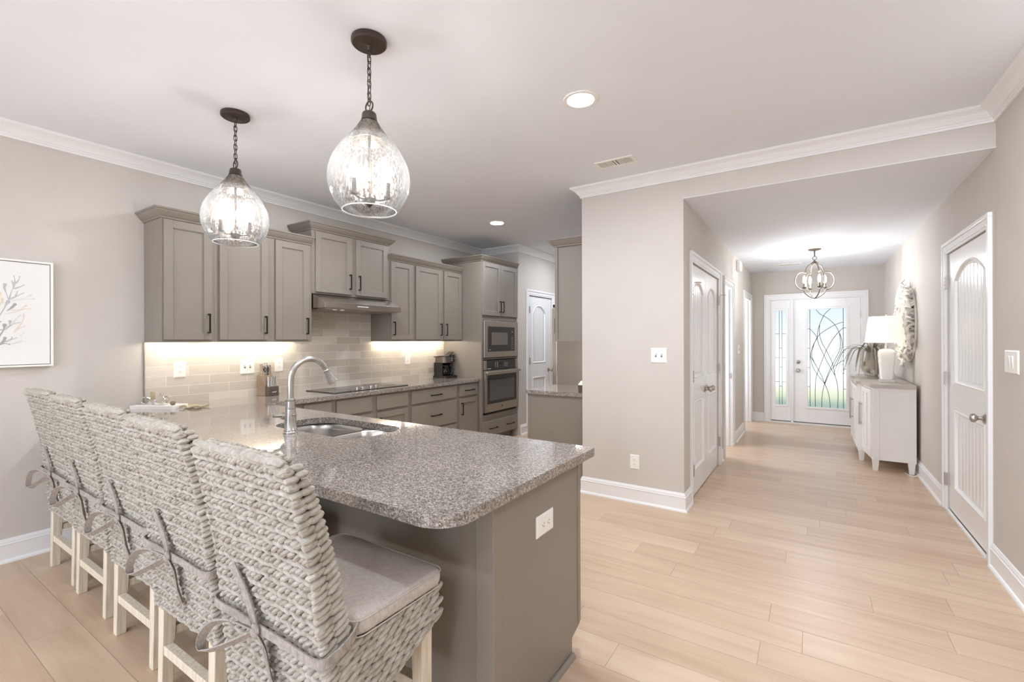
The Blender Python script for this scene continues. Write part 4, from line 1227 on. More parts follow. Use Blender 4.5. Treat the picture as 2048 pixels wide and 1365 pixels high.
# ------------------------------------------------------------------ outlets, switches, vents, downlights
def plate_thing(kind, label, fr, u, v, w, h, gang, style, loc, horizontal=False, cat=None, group=None):
    t = thing(kind, label, cat or ('outlet' if 'outlet' in kind else 'switch'), loc, group)
    m = MB(); m.X = lambda a, b, c: fr(u + a, v + b, c)
    e = 0.006
    m.loft([[(-w / 2, -h / 2, 0), (w / 2, -h / 2, 0), (w / 2, h / 2, 0), (-w / 2, h / 2, 0)], [(-w / 2, -h / 2, .003), (w / 2, -h / 2, .003), (w / 2, h / 2, .003), (-w / 2, h / 2, .003)],
            [(-w / 2 + e, -h / 2 + e, .007), (w / 2 - e, -h / 2 + e, .007), (w / 2 - e, h / 2 - e, .007), (-w / 2 + e, h / 2 - e, .007)]])
    m.build('cover_plate', M_white, t)
    for g in range(gang):
        gx = (g - (gang - 1) / 2) * 0.046
        if style == 'toggle':
            m = MB(); m.X = lambda a, b, c: fr(u + gx + a, v + b, c); m.box(-.006, .006, -.013, .013, .007, .009); m.build('slot', M_slot, t)
            m = MB(); m.X = lambda a, b, c: fr(u + gx + a, v + b, c); m.hexa([(-.0045, -.004, .008), (.0045, -.004, .008), (.0045, .008, .008), (-.0045, .008, .008)], [(-.004, .006, .02), (.004, .006, .02), (.004, .012, .02), (-.004, .012, .02)]); m.build('toggle', M_white, t)
        elif style == 'rocker':
            m = MB(); m.X = lambda a, b, c: fr(u + gx + a, v + b, c); m.hexa([(-.017, -.033, .006), (.017, -.033, .006), (.017, .033, .006), (-.017, .033, .006)], [(-.016, -.032, .009), (.016, -.032, .009), (.016, .032, .013), (-.016, .032, .013)]); m.build('rocker', M_white, t, bevel=0.001)
        else:
            for s in (-1, 1):
                R = (lambda a, b: (b, a)) if horizontal else (lambda a, b: (a, b))
                m = MB(); m.X = lambda a, b, c, s=s: fr(u + gx * 0 + (R(a, b + s * 0.0195)[0] if horizontal else a + gx), v + (R(a, b + s * 0.0195)[1]), c)
                m.loft([[(a, b, z) for a, b in rrect(-.0165, .0165, -.0145, .0145, .009, 4)] for z in (.006, .0085)]); o = m.build('socket', M_white, t)
                q = MB(); q.X = m.X; q.box(-.0075, -.0055, -.002, .007, .0085, .009).box(.0055, .0075, -.001, .007, .0085, .009).box(-.002, .002, -.010, -.006, .0085, .009); q.build('slots', M_slot, o)
    return t


wl_ = face_px(XL + 0.009)
plate_thing('electrical_outlet', 'white wide duplex outlet on the backsplash under the first wall cabinet', wl_, 1.615, 1.147, 0.082, 0.125, 1, 'outlet', (XL, 1.615, 1.147))
plate_thing('light_switch', 'white double switch plate on the backsplash left of the knife block', wl_, 2.135, 1.145, 0.122, 0.13, 2, 'toggle', (XL, 2.135, 1.145))
plate_thing('electrical_outlet', 'white outlet on the backsplash partly hidden by the knife block', wl_, 2.425, 1.148, 0.08, 0.125, 1, 'outlet', (XL, 2.425, 1.148))
plate_thing('electrical_outlet', 'white outlet on the backsplash left of the coffee maker', wl_, 4.065, 1.14, 0.085, 0.13, 1, 'outlet', (XL, 4.065, 1.14))
plate_thing('electrical_outlet', 'white sideways outlet on the grey end panel of the peninsula', face_px(PX), 1.566, 0.660, 0.132, 0.082, 1, 'outlet', (PX, 1.566, 0.66), True)
plate_thing('electrical_outlet', 'white outlet low on the wall between kitchen and hall', face_ny(YC), -1.252, 0.341, 0.08, 0.122, 1, 'outlet', (-1.252, YC, 0.341))
plate_thing('light_switch', 'white double switch plate on the wall between kitchen and hall', face_ny(YC), -1.048, 1.243, 0.128, 0.122, 2, 'toggle', (-1.048, YC, 1.243))
plate_thing('light_switch', 'white two-rocker switch plate on the right wall beside the door', face_nx(XR), 3.565, 1.245, 0.20, 0.125, 2, 'rocker', (XR, 3.565, 1.245))
plate_thing('light_switch', 'white switch plate on the hall wall past the closet doors', face_px(XH), 7.10, 1.235, 0.125, 0.125, 2, 'toggle', (XH, 7.10, 1.235))
t = tag(MB().box(XH, XH + 0.055, 6.86, 7.06, 2.31, 2.44).build('door_chime', M_white, None, bevel=0.012, seg=3, origin=(XH, 6.96, 2.37)), 'white chime box high on the hall wall', 'door chime')


def vent(label, x0, x1, y0, y1, z, n):
    t = thing('air_vent', label, 'air vent', ((x0 + x1) / 2, (y0 + y1) / 2, z))
    b = 0.022
    MB().box(x0, x1, y0, y0 + b, z - 0.008, z).box(x0, x1, y1 - b, y1, z - 0.008, z).box(x0, x0 + b, y0 + b, y1 - b, z - 0.008, z).box(x1 - b, x1, y0 + b, y1 - b, z - 0.008, z).box((x0 + x1) / 2 - .006, (x0 + x1) / 2 + .006, y0 + b, y1 - b, z - 0.008, z).build('frame', M_white, t, bevel=0.003)
    m = MB()
    for k in range(n):
        xx = x0 + b + (x1 - x0 - 2 * b) * (k + 0.5) / n
        if abs(xx - (x0 + x1) / 2) < 0.012: continue
        m.hexa([(xx - .0035, y0 + b, z - .008), (xx - .001, y0 + b, z - .008), (xx - .001, y1 - b, z - .008), (xx - .0035, y1 - b, z - .008)], [(xx + .0005, y0 + b, z - .001), (xx + .003, y0 + b, z - .001), (xx + .003, y1 - b, z - .001), (xx + .0005, y1 - b, z - .001)])
    m.build('louvers', M_white, t)
    MB().box(x0 + b, x1 - b, y0 + b, y1 - b, z - 0.001, z - 0.0002).build('duct', M_slot, t)


vent('white slotted ceiling register in front of the hall opening', -1.40, -1.10, 3.315, 3.465, H, 18)
vent('white ceiling register in the hall, just behind the lantern', -0.42, -0.12, 7.95, 8.10, HH, 20)


def downlight(label, x, y):
    t = thing('recessed_light', label, 'ceiling light', (x, y, H), 'recessed ceiling lights')
    MB().lathe([(0.072, -0.001), (0.076, -0.006), (0.094, -0.006), (0.098, -0.002), (0.098, 0.0)], (x, y, H), 32, cap=False).build('trim_ring', M_white, t, True)
    MB().lathe([(0.001, -0.0045), (0.05, -0.0045), (0.073, -0.002)], (x, y, H), 32, cap=False).build('lens', M_down, t, True)


downlight('round recessed light, lit, in the ceiling right of the pendants', -1.093, 2.40)
downlight('round recessed light, lit, seen through the glass of the larger pendant', -3.02, 2.42)  # extra fitting, put in to light the wall and base cabinets
downlight('round recessed light, lit, deep in the kitchen near the oven cabinet', -3.053, 4.38)

# ------------------------------------------------------------------ coral picture on the left wall
t = thing('framed_picture', 'white framed watercolour of grey and peach coral on the left wall', 'picture', (XL, 0.53, 1.55))
fr = face_px(XL); A0, A1, B0, B1 = 0.17, 0.886, 1.212, 1.886
m = MB(); m.X = fr; k = 0.012
for a0, a1, b0, b1 in ((A0, A1, B0, B0 + k), (A0, A1, B1 - k, B1), (A0, A0 + k, B0 + k, B1 - k), (A1 - k, A1, B0 + k, B1 - k)): m.box(a0, a1, b0, b1, 0.002, 0.042)
m.build('frame', M_white, t, bevel=0.0015)
m = MB(); m.X = fr; m.box(A0 + k + 0.004, A1 - k - 0.004, B0 + k + 0.004, B1 - k - 0.004, 0.003, 0.034)
rnd = random.Random(3)
def stroke(pts, wd, mi, w):
    m.cur = mi
    p = smoothpath([(a, b, 0) for a, b in pts], 6); n = len(p); L = []; R = []
    for i in range(n):
        tt = (p[min(i + 1, n - 1)] - p[max(i - 1, 0)]).normalized(); q = Vector((-tt.y, tt.x, 0)); f = i / (n - 1)
        hw = wd / 2 * (0.75 + 0.4 * math.sin(f * 5 + wd * 900) + (0.35 if f > 0.8 else 0)) * (0.45 if i in (0, n - 1) else 1)
        L.append(p[i] + q * hw); R.append(p[i] - q * hw)
    c = [(v.x, v.y, w) for v in L + R]
    m.add(c, [(i, i + 1, n + i + 1, n + i) for i in range(n - 1)])
# picture pixels (of the zoomed crop 697 x 1365) to wall coordinates
def ap(px, py):
    u = 0.645 + (px / 697 * 120) * (0.885 - 0.645) / 106.0
    top = 520.5 + (px / 697 * 120) * 6.5 / 107; bot = 736 - (px / 697 * 120) * 4 / 104
    v = 1.886 - (510 + py / 1365 * 235 - top) / (bot - top) * (1.886 - 1.212)
    return (u, v)
S = [([(-120, 960), (-60, 820), (0, 730), (45, 660), (80, 590), (110, 545)], 0.016, 0), ([(110, 545), (125, 480), (150, 410), (165, 380)], 0.009, 0),
     ([(105, 535), (80, 460), (62, 400), (70, 350)], 0.011, 0), ([(165, 400), (150, 340), (140, 315)], 0.006, 0), ([(165, 380), (175, 310), (163, 255)], 0.008, 0),
     ([(180, 350), (215, 310), (230, 260)], 0.008, 0), ([(160, 410), (220, 390), (285, 358)], 0.007, 0), ([(120, 530), (180, 500), (280, 450)], 0.007, 0), ([(180, 500), (205, 435)], 0.008, 0),
     ([(85, 665), (140, 625), (185, 575)], 0.012, 1), ([(130, 545), (250, 520), (370, 470)], 0.009, 3), ([(150, 545), (280, 525), (405, 515)], 0.009, 3),
     ([(60, 700), (180, 675), (270, 640), (365, 632)], 0.006, 2), ([(130, 655), (230, 645), (280, 610), (310, 595)], 0.010, 2), ([(0, 620), (30, 560), (45, 520)], 0.010, 4), ([(45, 580), (25, 510), (15, 455)], 0.009, 4),
     ([(-100, 1100), (0, 960), (50, 880), (65, 810)], 0.016, 1), ([(-20, 880), (40, 880)], 0.008, 1), ([(60, 880), (140, 820), (235, 790)], 0.007, 0), ([(115, 840), (122, 770)], 0.011, 0), ([(140, 820), (190, 750), (235, 705)], 0.008, 3),
     ([(-60, 1090), (40, 1020), (70, 960)], 0.012, 1), ([(0, 1050), (60, 1035), (125, 1048)], 0.008, 1), ([(60, 1020), (130, 990), (200, 970)], 0.007, 0), ([(130, 990), (145, 958)], 0.008, 0),
     ([(160, 910), (220, 830), (265, 760), (270, 690)], 0.008, 2), ([(200, 870), (290, 830)], 0.009, 2), ([(230, 945), (275, 905)], 0.009, 2), ([(140, 1040), (260, 1000)], 0.006, 3), ([(0, 815), (20, 780)], 0.010, 0),
     ([(-120, 960), (-140, 1100), (-160, 1200)], 0.02, 1), ([(-60, 820), (-120, 700), (-130, 560)], 0.014, 0), ([(-130, 900), (-230, 780), (-300, 640)], 0.014, 0), ([(-230, 780), (-330, 790)], 0.01, 2), ([(-130, 1000), (-260, 930), (-380, 900)], 0.012, 1)]
for k_, (pts, wd, mi) in enumerate(S): stroke([ap(*q) for q in pts], wd, mi + 1, 0.0343 + 0.00004 * k_)
m.build('painting', [M_canvas] + M_strokes, t)

# ------------------------------------------------------------------ things on the counters
# marble tray with glassware, in a frame turned to the wall
TO = Vector((-4.00, 1.44, ZC)); ta = math.atan2(0.206, 0.348) + 0.02; tu = Vector((math.cos(ta), math.sin(ta), 0)); tv = Vector((-math.sin(ta), math.cos(ta), 0))
def tp(a, b, c=0.0): return TO + tu * a + tv * b + Vector((0, 0, c))
m = MB(); m.X = lambda a, b, c: tuple(tp(a, b, c)); m.plate(rrect(-0.205, 0.135, -0.075, 0.075, 0.02), 0.0, 0.022)
o = m.build('marble_tray', M_marble, None, bevel=0.004, origin=tp(0, 0)); tag(o, 'white marble board lying at the wall end of the peninsula', 'serving board')
c = tuple(tp(-0.10, 0.02, 0.022))
t = thing('corked_bottle', 'little clear bottle with tall cork on the marble board', 'bottle', c)
MB().lathe([(0.001, 0.001), (0.016, 0.001), (0.018, 0.006), (0.018, 0.03), (0.012, 0.036), (0.010, 0.042), (0.012, 0.044)], c, 20, cap=False).build('glass', M_clear, t, True)
MB().lathe([(0.001, 0.034), (0.0135, 0.034), (0.0145, 0.045), (0.0145, 0.092), (0.012, 0.095), (0.001, 0.095)], c, 16).build('cork', M_cork, t, True)
c = tuple(tp(-0.025, 0.0, 0.022))
t = thing('glass_jug', 'small clear glass jug with a loop handle on the marble board', 'jug', c)
MB().lathe([(0.001, 0.001), (0.026, 0.001), (0.033, 0.008), (0.037, 0.028), (0.034, 0.045), (0.022, 0.058), (0.014, 0.066), (0.013, 0.075), (0.019, 0.084), (0.021, 0.086)], c, 28, cap=False).build('glass', M_clear, t, True)
MB().tube(smoothpath([tuple(Vector(c) + tu * a + Vector((0, 0, b))) for a, b in ((0.03, 0.056), (0.05, 0.058), (0.060, 0.042), (0.052, 0.022), (0.036, 0.016))], 5), 0.004, 8).build('handle', M_clear, t, True)
c = tuple(tp(-0.165, 0.035, 0.022))
t = thing('glass_vase', 'small round clear glass vase at the left end of the marble board', 'vase', c)
MB().lathe([(0.001, 0.001), (0.02, 0.001), (0.032, 0.012), (0.037, 0.03), (0.032, 0.046), (0.022, 0.054), (0.024, 0.057)], c, 24, cap=False).build('glass', M_clear, t, True)
c = tuple(tp(0.075, -0.01, 0.022))
o = MB().lathe([(0.001, 0.0), (0.012, 0.001), (0.017, 0.009), (0.018, 0.018), (0.013, 0.026), (0.001, 0.029)], c, 14).build('wooden_stopper', painted('dark_wood', (128, 112, 88), 0.6, 12), None, True, origin=c)
tag(o, 'little brown wooden stopper on the marble board', 'stopper')
rnd = random.Random(11)
m = MB()
for k in range(5):
    pts = [tp(0.147 + 0.022 * q + rnd.uniform(-.004, .004), -0.045 + 0.022 * k + 0.016 * math.sin(q * 1.1 + k * 1.7), 0.008 + 0.006 * (1 + math.sin(q * 1.4 + k))) for q in range(8)]
    m.tube(smoothpath([tuple(p) for p in pts], 4), 0.0065, 7)
o = m.build('twisted_rope', M_bead, None, True, origin=tp(0.22, 0, 0)); tag(o, 'twisted beige rope bundle at the right end of the marble board', 'rope')

# knife block; local frame: a along the wall (+Y), b towards the room (+X)
KO = Vector((-4.09, 2.275, ZC)); ka = 0.22
ku = Vector((math.sin(-ka), math.cos(ka), 0)); kv = Vector((math.cos(ka), math.sin(ka), 0))
def kp(a, b, c): return tuple(KO + ku * a + kv * b + Vector((0, 0, c)))
t = thing('knife_block', 'brown wooden knife block full of knives by the faucet', 'knife block', tuple(KO))
m = MB(); m.X = kp
pr = [(0.045, 0), (0.045, 0.105), (0.012, 0.105), (-0.075, 0.205), (-0.115, 0.19), (-0.075, 0)]
pr = [(0.01, 0), (0.01, 0.10), (-0.022, 0.18), (-0.085, 0.185), (-0.075, 0)]
m.loft([[(a, b, z) for b, z in pr] for a in (-0.055, 0.055)])
m.build('block', M_knife_wood, t, bevel=0.003)
m = MB(); m.X = kp; m.hexa([(-0.05, 0.012, 0), (0.052, 0.012, 0), (0.052, 0.06, 0), (-0.05, 0.06, 0)], [(-0.05, 0.012, 0.088), (0.052, 0.012, 0.088), (0.052, 0.058, 0.084), (-0.05, 0.058, 0.084)])
f = m.build('front_rack', M_knife_dark, t, bevel=0.002)
m = MB(); m.X = kp
x = -0.020
for wd in (0.005, 0.0045, 0.004, 0.0045, 0.005, 0.004, 0.0045, 0.0045, 0.004, 0.0045): m.box(x, x + wd - 0.0008, 0.0585, 0.0608, 0.030, 0.037); x += wd
m.build('lettering', M_label, f)
names_ = ['first', 'second', 'third', 'fourth', 'fifth', 'sixth']
for k in range(6):
    a = -0.042 + 0.0168 * k; m = MB(); m.X = kp
    m.hexa([(a - .005, .030, .080), (a + .005, .030, .080), (a + .005, .046, .080), (a - .005, .046, .080)], [(a + .012, .004, .165), (a + .021, .004, .165), (a + .021, .020, .172), (a + .012, .020, .172)])
    o = m.build('steak_knife', M_steel_handle, None, bevel=0.002, origin=kp(a, .035, .08))
    tag(o, '%s silver steak knife from the left in the front rack of the knife block' % names_[k], 'knife', 'steak knives in the block')
for k, (a, b, z0, L, mt, lb) in enumerate(((-0.042, -0.035, .175, .105, M_handle_taupe, 'taupe-handled knife at the left corner of the knife block'), (-0.018, -0.045, .175, .095, M_steel_handle, 'silver-handled large knife second from the left in the knife block'),
                                          (0.016, -0.05, .178, .115, M_steel_handle, 'tallest knife handle in the block, with flared steel end'), (0.036, -0.04, .178, .09, M_handle_taupe, 'taupe-handled knife right of the tallest handle in the block'), (0.050, -0.045, .178, .09, M_handle_taupe, 'taupe-handled knife at the right end of the block'))):
    m = MB(); m.X = kp; s = L / 0.1; da, db = 0.014 * s, -0.024 * s
    m.hexa([(a - .007, b - .012, z0 - .02), (a + .007, b - .012, z0 - .02), (a + .007, b + .010, z0 - .02), (a - .007, b + .010, z0 - .02)], [(a + da - .008, b + db - .013, z0 + L), (a + da + .008, b + db - .013, z0 + L), (a + da + .008, b + db + .011, z0 + L + .004), (a + da - .008, b + db + .011, z0 + L + .004)])
    o = m.build('kitchen_knife', mt, None, bevel=0.003, origin=kp(a, b, z0)); tag(o, lb, 'knife')
t = thing('kitchen_scissors', 'steel kitchen scissors standing in the knife block', 'scissors', kp(0.0, -0.03, .175))
m = MB(); m.X = kp
for s in (-1, 1): m.tube([(0.004 + s * 0.011 + 0.009 * math.cos(q * PI / 8), -0.034 + 0.004 * s, .232 + 0.02 * math.sin(q * PI / 8)) for q in range(16)], 0.003, 6, True)
m.build('finger_loops', M_black, t, True)
m = MB(); m.X = kp; m.box(-.004, .010, -.038, -.030, .165, .215); m.build('blades', M_steel_handle, t)

# coffee maker; a along +Y, b towards the room
CO = Vector((-4.06, 4.615, ZC))
def cp_(a, b, c): return tuple(CO + Vector((b, a, c)))
t = thing('coffee_maker', 'black coffee maker with glass carafe in the corner by the oven cabinet', 'coffee maker', tuple(CO))
m = MB(); m.X = cp_; m.plate([(x, y) for x, y in rrect(-0.125, 0.115, -0.11, 0.115, 0.02)], 0, 0.03); m.build('base', M_blkplast, t, bevel=0.004)
m = MB(); m.X = cp_; m.box(-0.10, 0.085, -0.105, -0.05, 0.03, 0.20).box(0.045, 0.085, -0.05, 0.06, 0.03, 0.20).box(-0.10, -0.075, -0.05, 0.03, 0.03, 0.20); m.build('column', M_blkplast, t, bevel=0.004)
m = MB(); m.X = cp_; m.plate(rrect(-0.105, 0.05, -0.105, 0.09, 0.05, 8), 0.20, 0.275); m.build('brew_head', mat('dark_steel', (120, 110, 102), 0.3, 0.8), t, bevel=0.004)
m = MB(); m.X = cp_; m.plate(rrect(0.045, 0.105, -0.06, 0.085, 0.025, 6), 0.205, 0.30); m.build('pod_head', M_blkplast, t, bevel=0.005)
m = MB(); m.X = cp_; m.hexa([(0.0, -0.02, .283), (0.03, -0.02, .283), (0.03, 0.06, .283), (0.0, 0.06, .283)], [(0.075, -0.02, .335), (0.105, -0.02, .345), (0.105, 0.06, .345), (0.075, 0.06, .335)]); m.build('lid_lever', M_blkplast, t, bevel=0.004)
m = MB(); m.X = cp_; m.box(-0.135, -0.02, -0.08, 0.0, 0.272, 0.282).plate(rrect(-0.07, 0.03, -0.09, 0.06, 0.03), 0.275, 0.287); m.build('lid', M_blkplast, t, bevel=0.003)
m = MB(); m.X = cp_
for r in range(3):
    for q in range(3): m.box(0.018 + q * 0.010, 0.023 + q * 0.010, 0.0905, 0.092, 0.222 + r * 0.016, 0.228 + r * 0.016)
m.box(0.08, 0.104, 0.0855, 0.087, 0.25, 0.256); m.build('buttons', M_label, t)
m = MB(); m.X = lambda a, b, c: cp_(-0.015 + a, 0.015 + b, c)
m.lathe([(0.001, 0.034), (0.05, 0.034), (0.058, 0.045), (0.06, 0.08), (0.055, 0.12), (0.044, 0.145), (0.04, 0.15)], (0, 0, 0), 28, cap=False); ca = m.build('carafe', glassy('carafe_glass', (168, 164, 160), gl=1.0), t, True)
m = MB(); m.X = lambda a, b, c: cp_(-0.015 + a, 0.015 + b, c); m.lathe([(0.001, 0.148), (0.045, 0.148), (0.047, 0.154), (0.047, 0.162), (0.03, 0.168), (0.001, 0.168)], (0, 0, 0), 24); m.build('carafe_lid', M_blkplast, ca, True)
m = MB(); m.X = lambda a, b, c: cp_(-0.015 + a, 0.015 + b, c); m.tube(smoothpath([(0.035, 0.03, .155), (0.065, 0.055, .15), (0.072, 0.06, .10), (0.06, 0.05, .05), (0.045, 0.04, .048)], 5), 0.007, 8); m.build('carafe_handle', M_blkplast, ca, True)

# ------------------------------------------------------------------ foyer: console, lamp, plant, wreath, lantern
XW = XR - 0.03
t = thing('console_cabinet', 'white breakfront console with grey wood top along the foyer wall', 'console cabinet', (0.7, 6.85, 0))
prof = [(XW, 6.08), (0.535, 6.08), (0.49, 6.50), (0.44, 6.50), (0.44, 7.32), (0.49, 7.32), (0.535, 7.74), (XW, 7.74)]
prof_b = prof[::-1]
m = MB().plate(prof_b, 0.115, 0.868); m.build('body', M_white_wood, t, bevel=0.003)
top = [(XW, 6.055), (0.512, 6.055), (0.468, 6.478), (0.418, 6.478), (0.418, 7.342), (0.468, 7.342), (0.512, 7.765), (XW, 7.765)][::-1]
MB().plate(top, 0.868, 0.903).build('top', M_driftwood, t, bevel=0.005)
# framed end panel
m = MB(); m.X = face_ny(6.08)
for a0, a1, b0, b1 in ((0.535, 0.59, 0.115, 0.868), (XW - 0.05, XW, 0.115, 0.868), (0.59, XW - 0.05, 0.115, 0.185), (0.59, XW - 0.05, 0.835, 0.868)): m.box(a0, a1, b0, b1, 0, 0.008)
m.build('end_frame', M_white_wood, t, bevel=0.002)
def cdoor(p0, p1, z0, z1, hside):
    """framed door on the vertical face p0 -> p1 (viewed from -X), handle near p1 or p0"""
    a = Vector((p0[0], p0[1], 0)); d = Vector((p1[0] - p0[0], p1[1] - p0[1], 0)); L = d.length; d.normalize(); nn = Vector((-d.y, d.x, 0))
    if nn.x > 0: nn = -nn
    f = lambda u, v, w: tuple(a + d * u + nn * w + Vector((0, 0, v)))
    m = MB(); m.X = f; g = 0.008; b = 0.05
    m.box(g, g + b, z0, z1, 0, 0.018).box(L - g - b, L - g, z0, z1, 0, 0.018).box(g + b, L - g - b, z0, z0 + b, 0, 0.018).box(g + b, L - g - b, z1 - b, z1, 0, 0.018).box(g + b, L - g - b, z0 + b, z1 - b, 0, 0.006)
    m.box(L / 2 - 0.012, L / 2 + 0.012, z0 + b, z1 - b, 0.006, 0.016)
    o = m.build('door', M_white_wood, t, bevel=0.002)
    q = MB(); q.X = f; u = L - 0.035 if hside > 0 else 0.035; zz = (z0 + z1) / 2 + 0.04
    q.tube([(u, zz - 0.125, 0.045), (u, zz + 0.125, 0.045)], 0.0065, 10)
    for s in (-1, 1): q.tube([(u, zz + s * 0.105, 0.016), (u, zz + s * 0.105, 0.046)], 0.0055, 8)
    q.build('handle', M_nickel, o, True)
cdoor((0.535, 6.08), (0.49, 6.50), 0.16, 0.845, 1)
cdoor((0.44, 6.51), (0.44, 6.91), 0.16, 0.845, 1); cdoor((0.44, 6.91), (0.44, 7.31), 0.16, 0.845, -1)
cdoor((0.49, 7.32), (0.535, 7.74), 0.16, 0.845, -1)
for x, y in ((0.56, 6.105), (XW - 0.035, 6.105), (0.475, 6.53), (0.475, 7.29), (0.56, 7.715), (XW - 0.035, 7.715)):
    k = 0.03; e = 0.02
    MB().hexa([(x - e, y - e, 0), (x + e, y - e, 0), (x + e, y + e, 0), (x - e, y + e, 0)], [(x - k, y - k + .005, 0.115), (x + k, y - k + .005, 0.115), (x + k, y + k, 0.115), (x - k, y + k, 0.115)]).build('leg', M_white_wood, t, bevel=0.003)

# table lamp
lx, ly, lz = 0.685, 6.42, 0.903
t = thing('table_lamp', 'white ribbed ceramic table lamp, lit, on the foyer console', 'table lamp', (lx, ly, lz))
MB().box(lx - .062, lx + .062, ly - .062, ly + .062, lz, lz + .032).build('base', M_acrylic, t, bevel=0.003)
m = MB(); rings = []
def sq(s, z, r): return [(lx + a, ly + b, lz + z) for a, b in rrect(-s, s, -s, s, r, 4)]
for s, z, r in ((0.05, 0.032, .02), (0.054, 0.036, .02), (0.058, 0.10, .02), (0.064, 0.20, .022), (0.070, 0.29, .024), (0.072, 0.325, .026), (0.066, 0.345, .03), (0.045, 0.358, .03), (0.03, 0.362, .02)): rings.append(sq(s, z, r))
m.loft(rings)
b_ = m.build('body', M_ceramic, t, True)
m = MB()
for zb in (0.265, 0.205):
    for k in range(9):
        for sgn in (-1, 1):
            a = -0.045 + 0.0112 * k; s = 0.064 + (zb - 0.2) * 0.067
            m.box(lx + a - .0022, lx + a + .0022, ly + (s if sgn > 0 else -s - .003), ly + (s + .003 if sgn > 0 else -s), lz + zb, lz + zb + 0.042)
            m.box(lx + (s if sgn > 0 else -s - .003), lx + (s + .003 if sgn > 0 else -s), ly + a - .0022, ly + a + .0022, lz + zb, lz + zb + 0.042)
m.build('ribs', M_ceramic, b_)
MB().lathe([(0.018, 0.36), (0.018, 0.40), (0.01, 0.40), (0.008, 0.70), (0.014, 0.71), (0.014, 0.738), (0.006, 0.745), (0.001, 0.745)], (lx, ly, lz), 14).build('stem', M_nickel, t, True)
m = MB(); m.lathe([(0.19, 0.43), (0.155, 0.715), (0.152, 0.715), (0.187, 0.43)], (lx, ly, lz), 40, cap=False).build('lamp_shade', M_shade, t, True)
m = MB()
for k in range(3):
    a = 2 * PI * k / 3; m.tube([(lx, ly, lz + 0.70), (lx + 0.153 * math.cos(a), ly + 0.153 * math.sin(a), lz + 0.712)], 0.002, 6)
m.build('shade_ring', M_nickel, t)
MB().lathe([(0.012, 0.45), (0.02, 0.49), (0.03, 0.53), (0.028, 0.56), (0.015, 0.58), (0.001, 0.585)], (lx, ly, lz), 16).build('bulb', mat('lamp_bulb', (255, 240, 215), 0.4, emit=(250, 242, 232), estr=18.0), t, True)
m = MB().tube(smoothpath([(0.80, 6.13, 0.004), (0.84, 6.0, 0.004), (0.868, 5.95, 0.03), (0.875, 5.90, 0.06)], 5), 0.004, 6); o = m.build('power_cord', M_white, None, True, origin=(0.84, 6.0, 0)); tag(o, 'thin white cord on the floor at the console corner', 'cord')

# plant with a carved stone pot
px, py, pz = 0.60, 6.98, 0.903
t = thing('potted_plant', 'drooping strap-leaved plant in a carved grey stone pot on the console', 'potted plant', (px, py, pz))
m = MB(); rnd = random.Random(5); rings = []
for k in range(15):
    z = 0.32 * k / 14; r = float(np.interp(z, [0, .012, .03, .10, .18, .25, .32], [.072, .076, .058, .078, .072, .056, .042]))
    rings.append([(px + r * (1 + 0.05 * math.sin(5 * a + k * 0.8) + 0.04 * math.sin(9 * a - k)) * math.cos(a), py + r * (1 + 0.05 * math.sin(5 * a + k * 0.8)) * math.sin(a), pz + z) for a in [2 * PI * i / 28 for i in range(28)]])
m.loft(rings).ball((px - 0.045, py - 0.05, pz + 0.115), 0.042, 12, 8, (1, 1, 1.1)).ball((px + 0.02, py - 0.07, pz + 0.07), 0.035).tube(smoothpath([(px - .07, py - .03, pz + .2), (px - .085, py - .05, pz + .13), (px - .05, py - .09, pz + .06), (px + .02, py - .09, pz + .04)], 5), 0.014, 8)
m.build('pot', M_stone, t, True)
m = MB()
for k in range(38):
    a = 2 * PI * k / 38 + rnd.uniform(-.1, .1); L = rnd.uniform(0.16, 0.30) if k % 3 else rnd.uniform(0.3, 0.46); dz = rnd.uniform(0.02, 0.10); dp = rnd.uniform(0.18, 0.42)
    if math.cos(a) > 0.3: L = min(L, 0.22)
    c, s = math.cos(a), math.sin(a)
    pts = [(px + c * .015, py + s * .015, pz + 0.30), (px + c * L * .32, py + s * L * .32, pz + 0.33 + dz), (px + c * L * .72, py + s * L * .72, pz + 0.32 + dz * .4), (px + c * L, py + s * L, max(pz + 0.03, pz + 0.32 + dz - dp))]
    p = smoothpath(pts, 5); n = len(p)
    m.ribbon(p, (-s, c, 0.1), [0.017 * math.sin(PI * min(0.97, 0.12 + 0.88 * i / (n - 1))) + 0.002 for i in range(n)], 0.002)
m.build('leaves', M_leaf, t, True)

# coral wreath on the right wall
wy, wz, wr = 6.62, 1.53, 0.44
t = thing('wall_wreath', 'round white coral wreath on the wall above the console', 'wreath', (XR, wy, wz))
MB().lathe([(0.001, -0.002), (0.40, -0.002), (0.40, -0.018), (0.001, -0.018)], (XR, wy, wz), 40, axis='X').build('backing', M_wreath, t)
m = MB(); rnd = random.Random(9)
for k in range(190):
    r = wr * math.sqrt(rnd.uniform(0.02, 1)); a = rnd.uniform(0, 2 * PI); d = 0.05 + 0.06 * (1 - (r / wr) ** 2) * rnd.uniform(.4, 1)
    p0 = Vector((XR - 0.012, wy + r * .93 * math.cos(a), wz + r * .93 * math.sin(a)))
    for q in range(2):
        b = rnd.uniform(0, 2 * PI); R_ = rnd.uniform(0.008, 0.015)
        e = Vector((-d * .8, 0.03 * math.cos(b), 0.03 * math.sin(b))); g = Vector((-d - .01, 0.075 * math.cos(b + .6), 0.075 * math.sin(b + .6))); h_ = Vector((-d * .7, 0.10 * math.cos(b + 1.3), 0.10 * math.sin(b + 1.3)))
        m.tube(smoothpath([tuple(p0), tuple(p0 + e), tuple(p0 + g), tuple(p0 + h_)], 3), [R_ * f for f in (.7, .8, .9, 1, 1.1, 1.15, 1.1, 1.0, .8, .3)], 7)
m.build('coral', M_wreath, t, True)

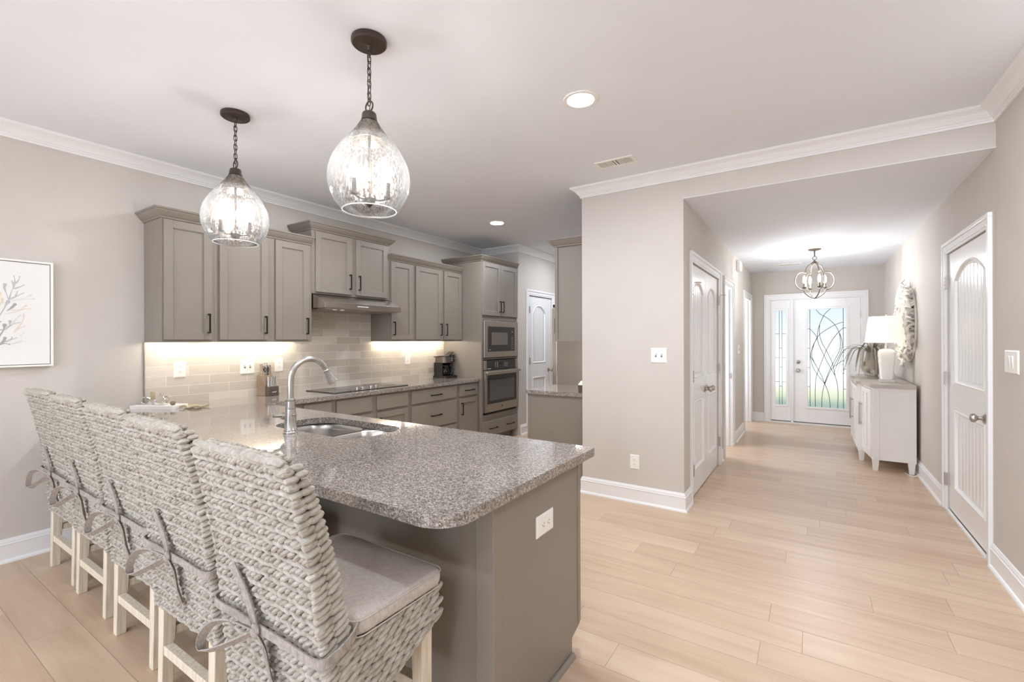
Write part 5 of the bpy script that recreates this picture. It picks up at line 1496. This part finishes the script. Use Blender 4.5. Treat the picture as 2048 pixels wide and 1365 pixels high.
# foyer lantern
fx, fy = 0.037, 6.87
t = thing('foyer_lantern', 'quatrefoil metal lantern with four candle bulbs in the foyer', 'pendant lamp', (fx, fy, HH))
M_lan = mat('aged_silver_metal', (112, 102, 90), 0.45, 0.7)
MB().lathe([(0.001, HH), (0.072, HH), (0.07, HH - 0.008), (0.05, HH - 0.016), (0.01, HH - 0.02), (0.008, HH - 0.09), (0.001, HH - 0.09)], (fx, fy, 0), 24).build('canopy', M_lan, t, True)
MB().tube([(fx + 0.022 * math.cos(a * PI / 8), fy, 2.385 + 0.022 * math.sin(a * PI / 8)) for a in range(16)], 0.004, 6, True).lathe([(0.004, 2.365), (0.012, 2.35), (0.04, 2.325), (0.045, 2.315), (0.001, 2.315)], (fx, fy, 0), 18).build('top_finial', M_lan, t, True)
zc_ = 2.105
Q = [(0.0, 0.208), (0.04, 0.204), (0.074, 0.185), (0.096, 0.150), (0.103, 0.115), (0.100, 0.096)], [(0.100, 0.096), (0.135, 0.108), (0.172, 0.102), (0.205, 0.072), (0.224, 0.022), (0.222, -0.03), (0.197, -0.08), (0.155, -0.110), (0.125, -0.112)], [(0.125, -0.112), (0.112, -0.15), (0.075, -0.187), (0.035, -0.210), (0.0, -0.22)]
for k in range(4):
    a = k * PI / 2 + 0.42; c, s = math.cos(a), math.sin(a); m = MB()
    for seg in Q:
        m.tube(smoothpath([(fx + r * c, fy + r * s, zc_ + z) for r, z in seg], 4), 0.0062, 8)
    rib = m.build('rib', M_lan, t, True)
    bx, by = fx + 0.118 * c, fy + 0.118 * s
    q = MB().tube([(fx + 0.13 * c, fy + 0.13 * s, zc_ - 0.116), (bx, by, zc_ - 0.09)], 0.004, 6).lathe([(0.004, -0.10), (0.024, -0.088), (0.026, -0.082), (0.010, -0.08), (0.010, -0.03), (0.001, -0.03)], (bx, by, zc_), 12)
    q.build('candle_sleeve', M_lan, rib, True)
    MB().lathe([(0.008, -0.03), (0.013, -0.01), (0.017, 0.012), (0.014, 0.035), (0.006, 0.056), (0.001, 0.066)], (bx, by, zc_), 12).build('bulb', M_bulb2, rib, True)
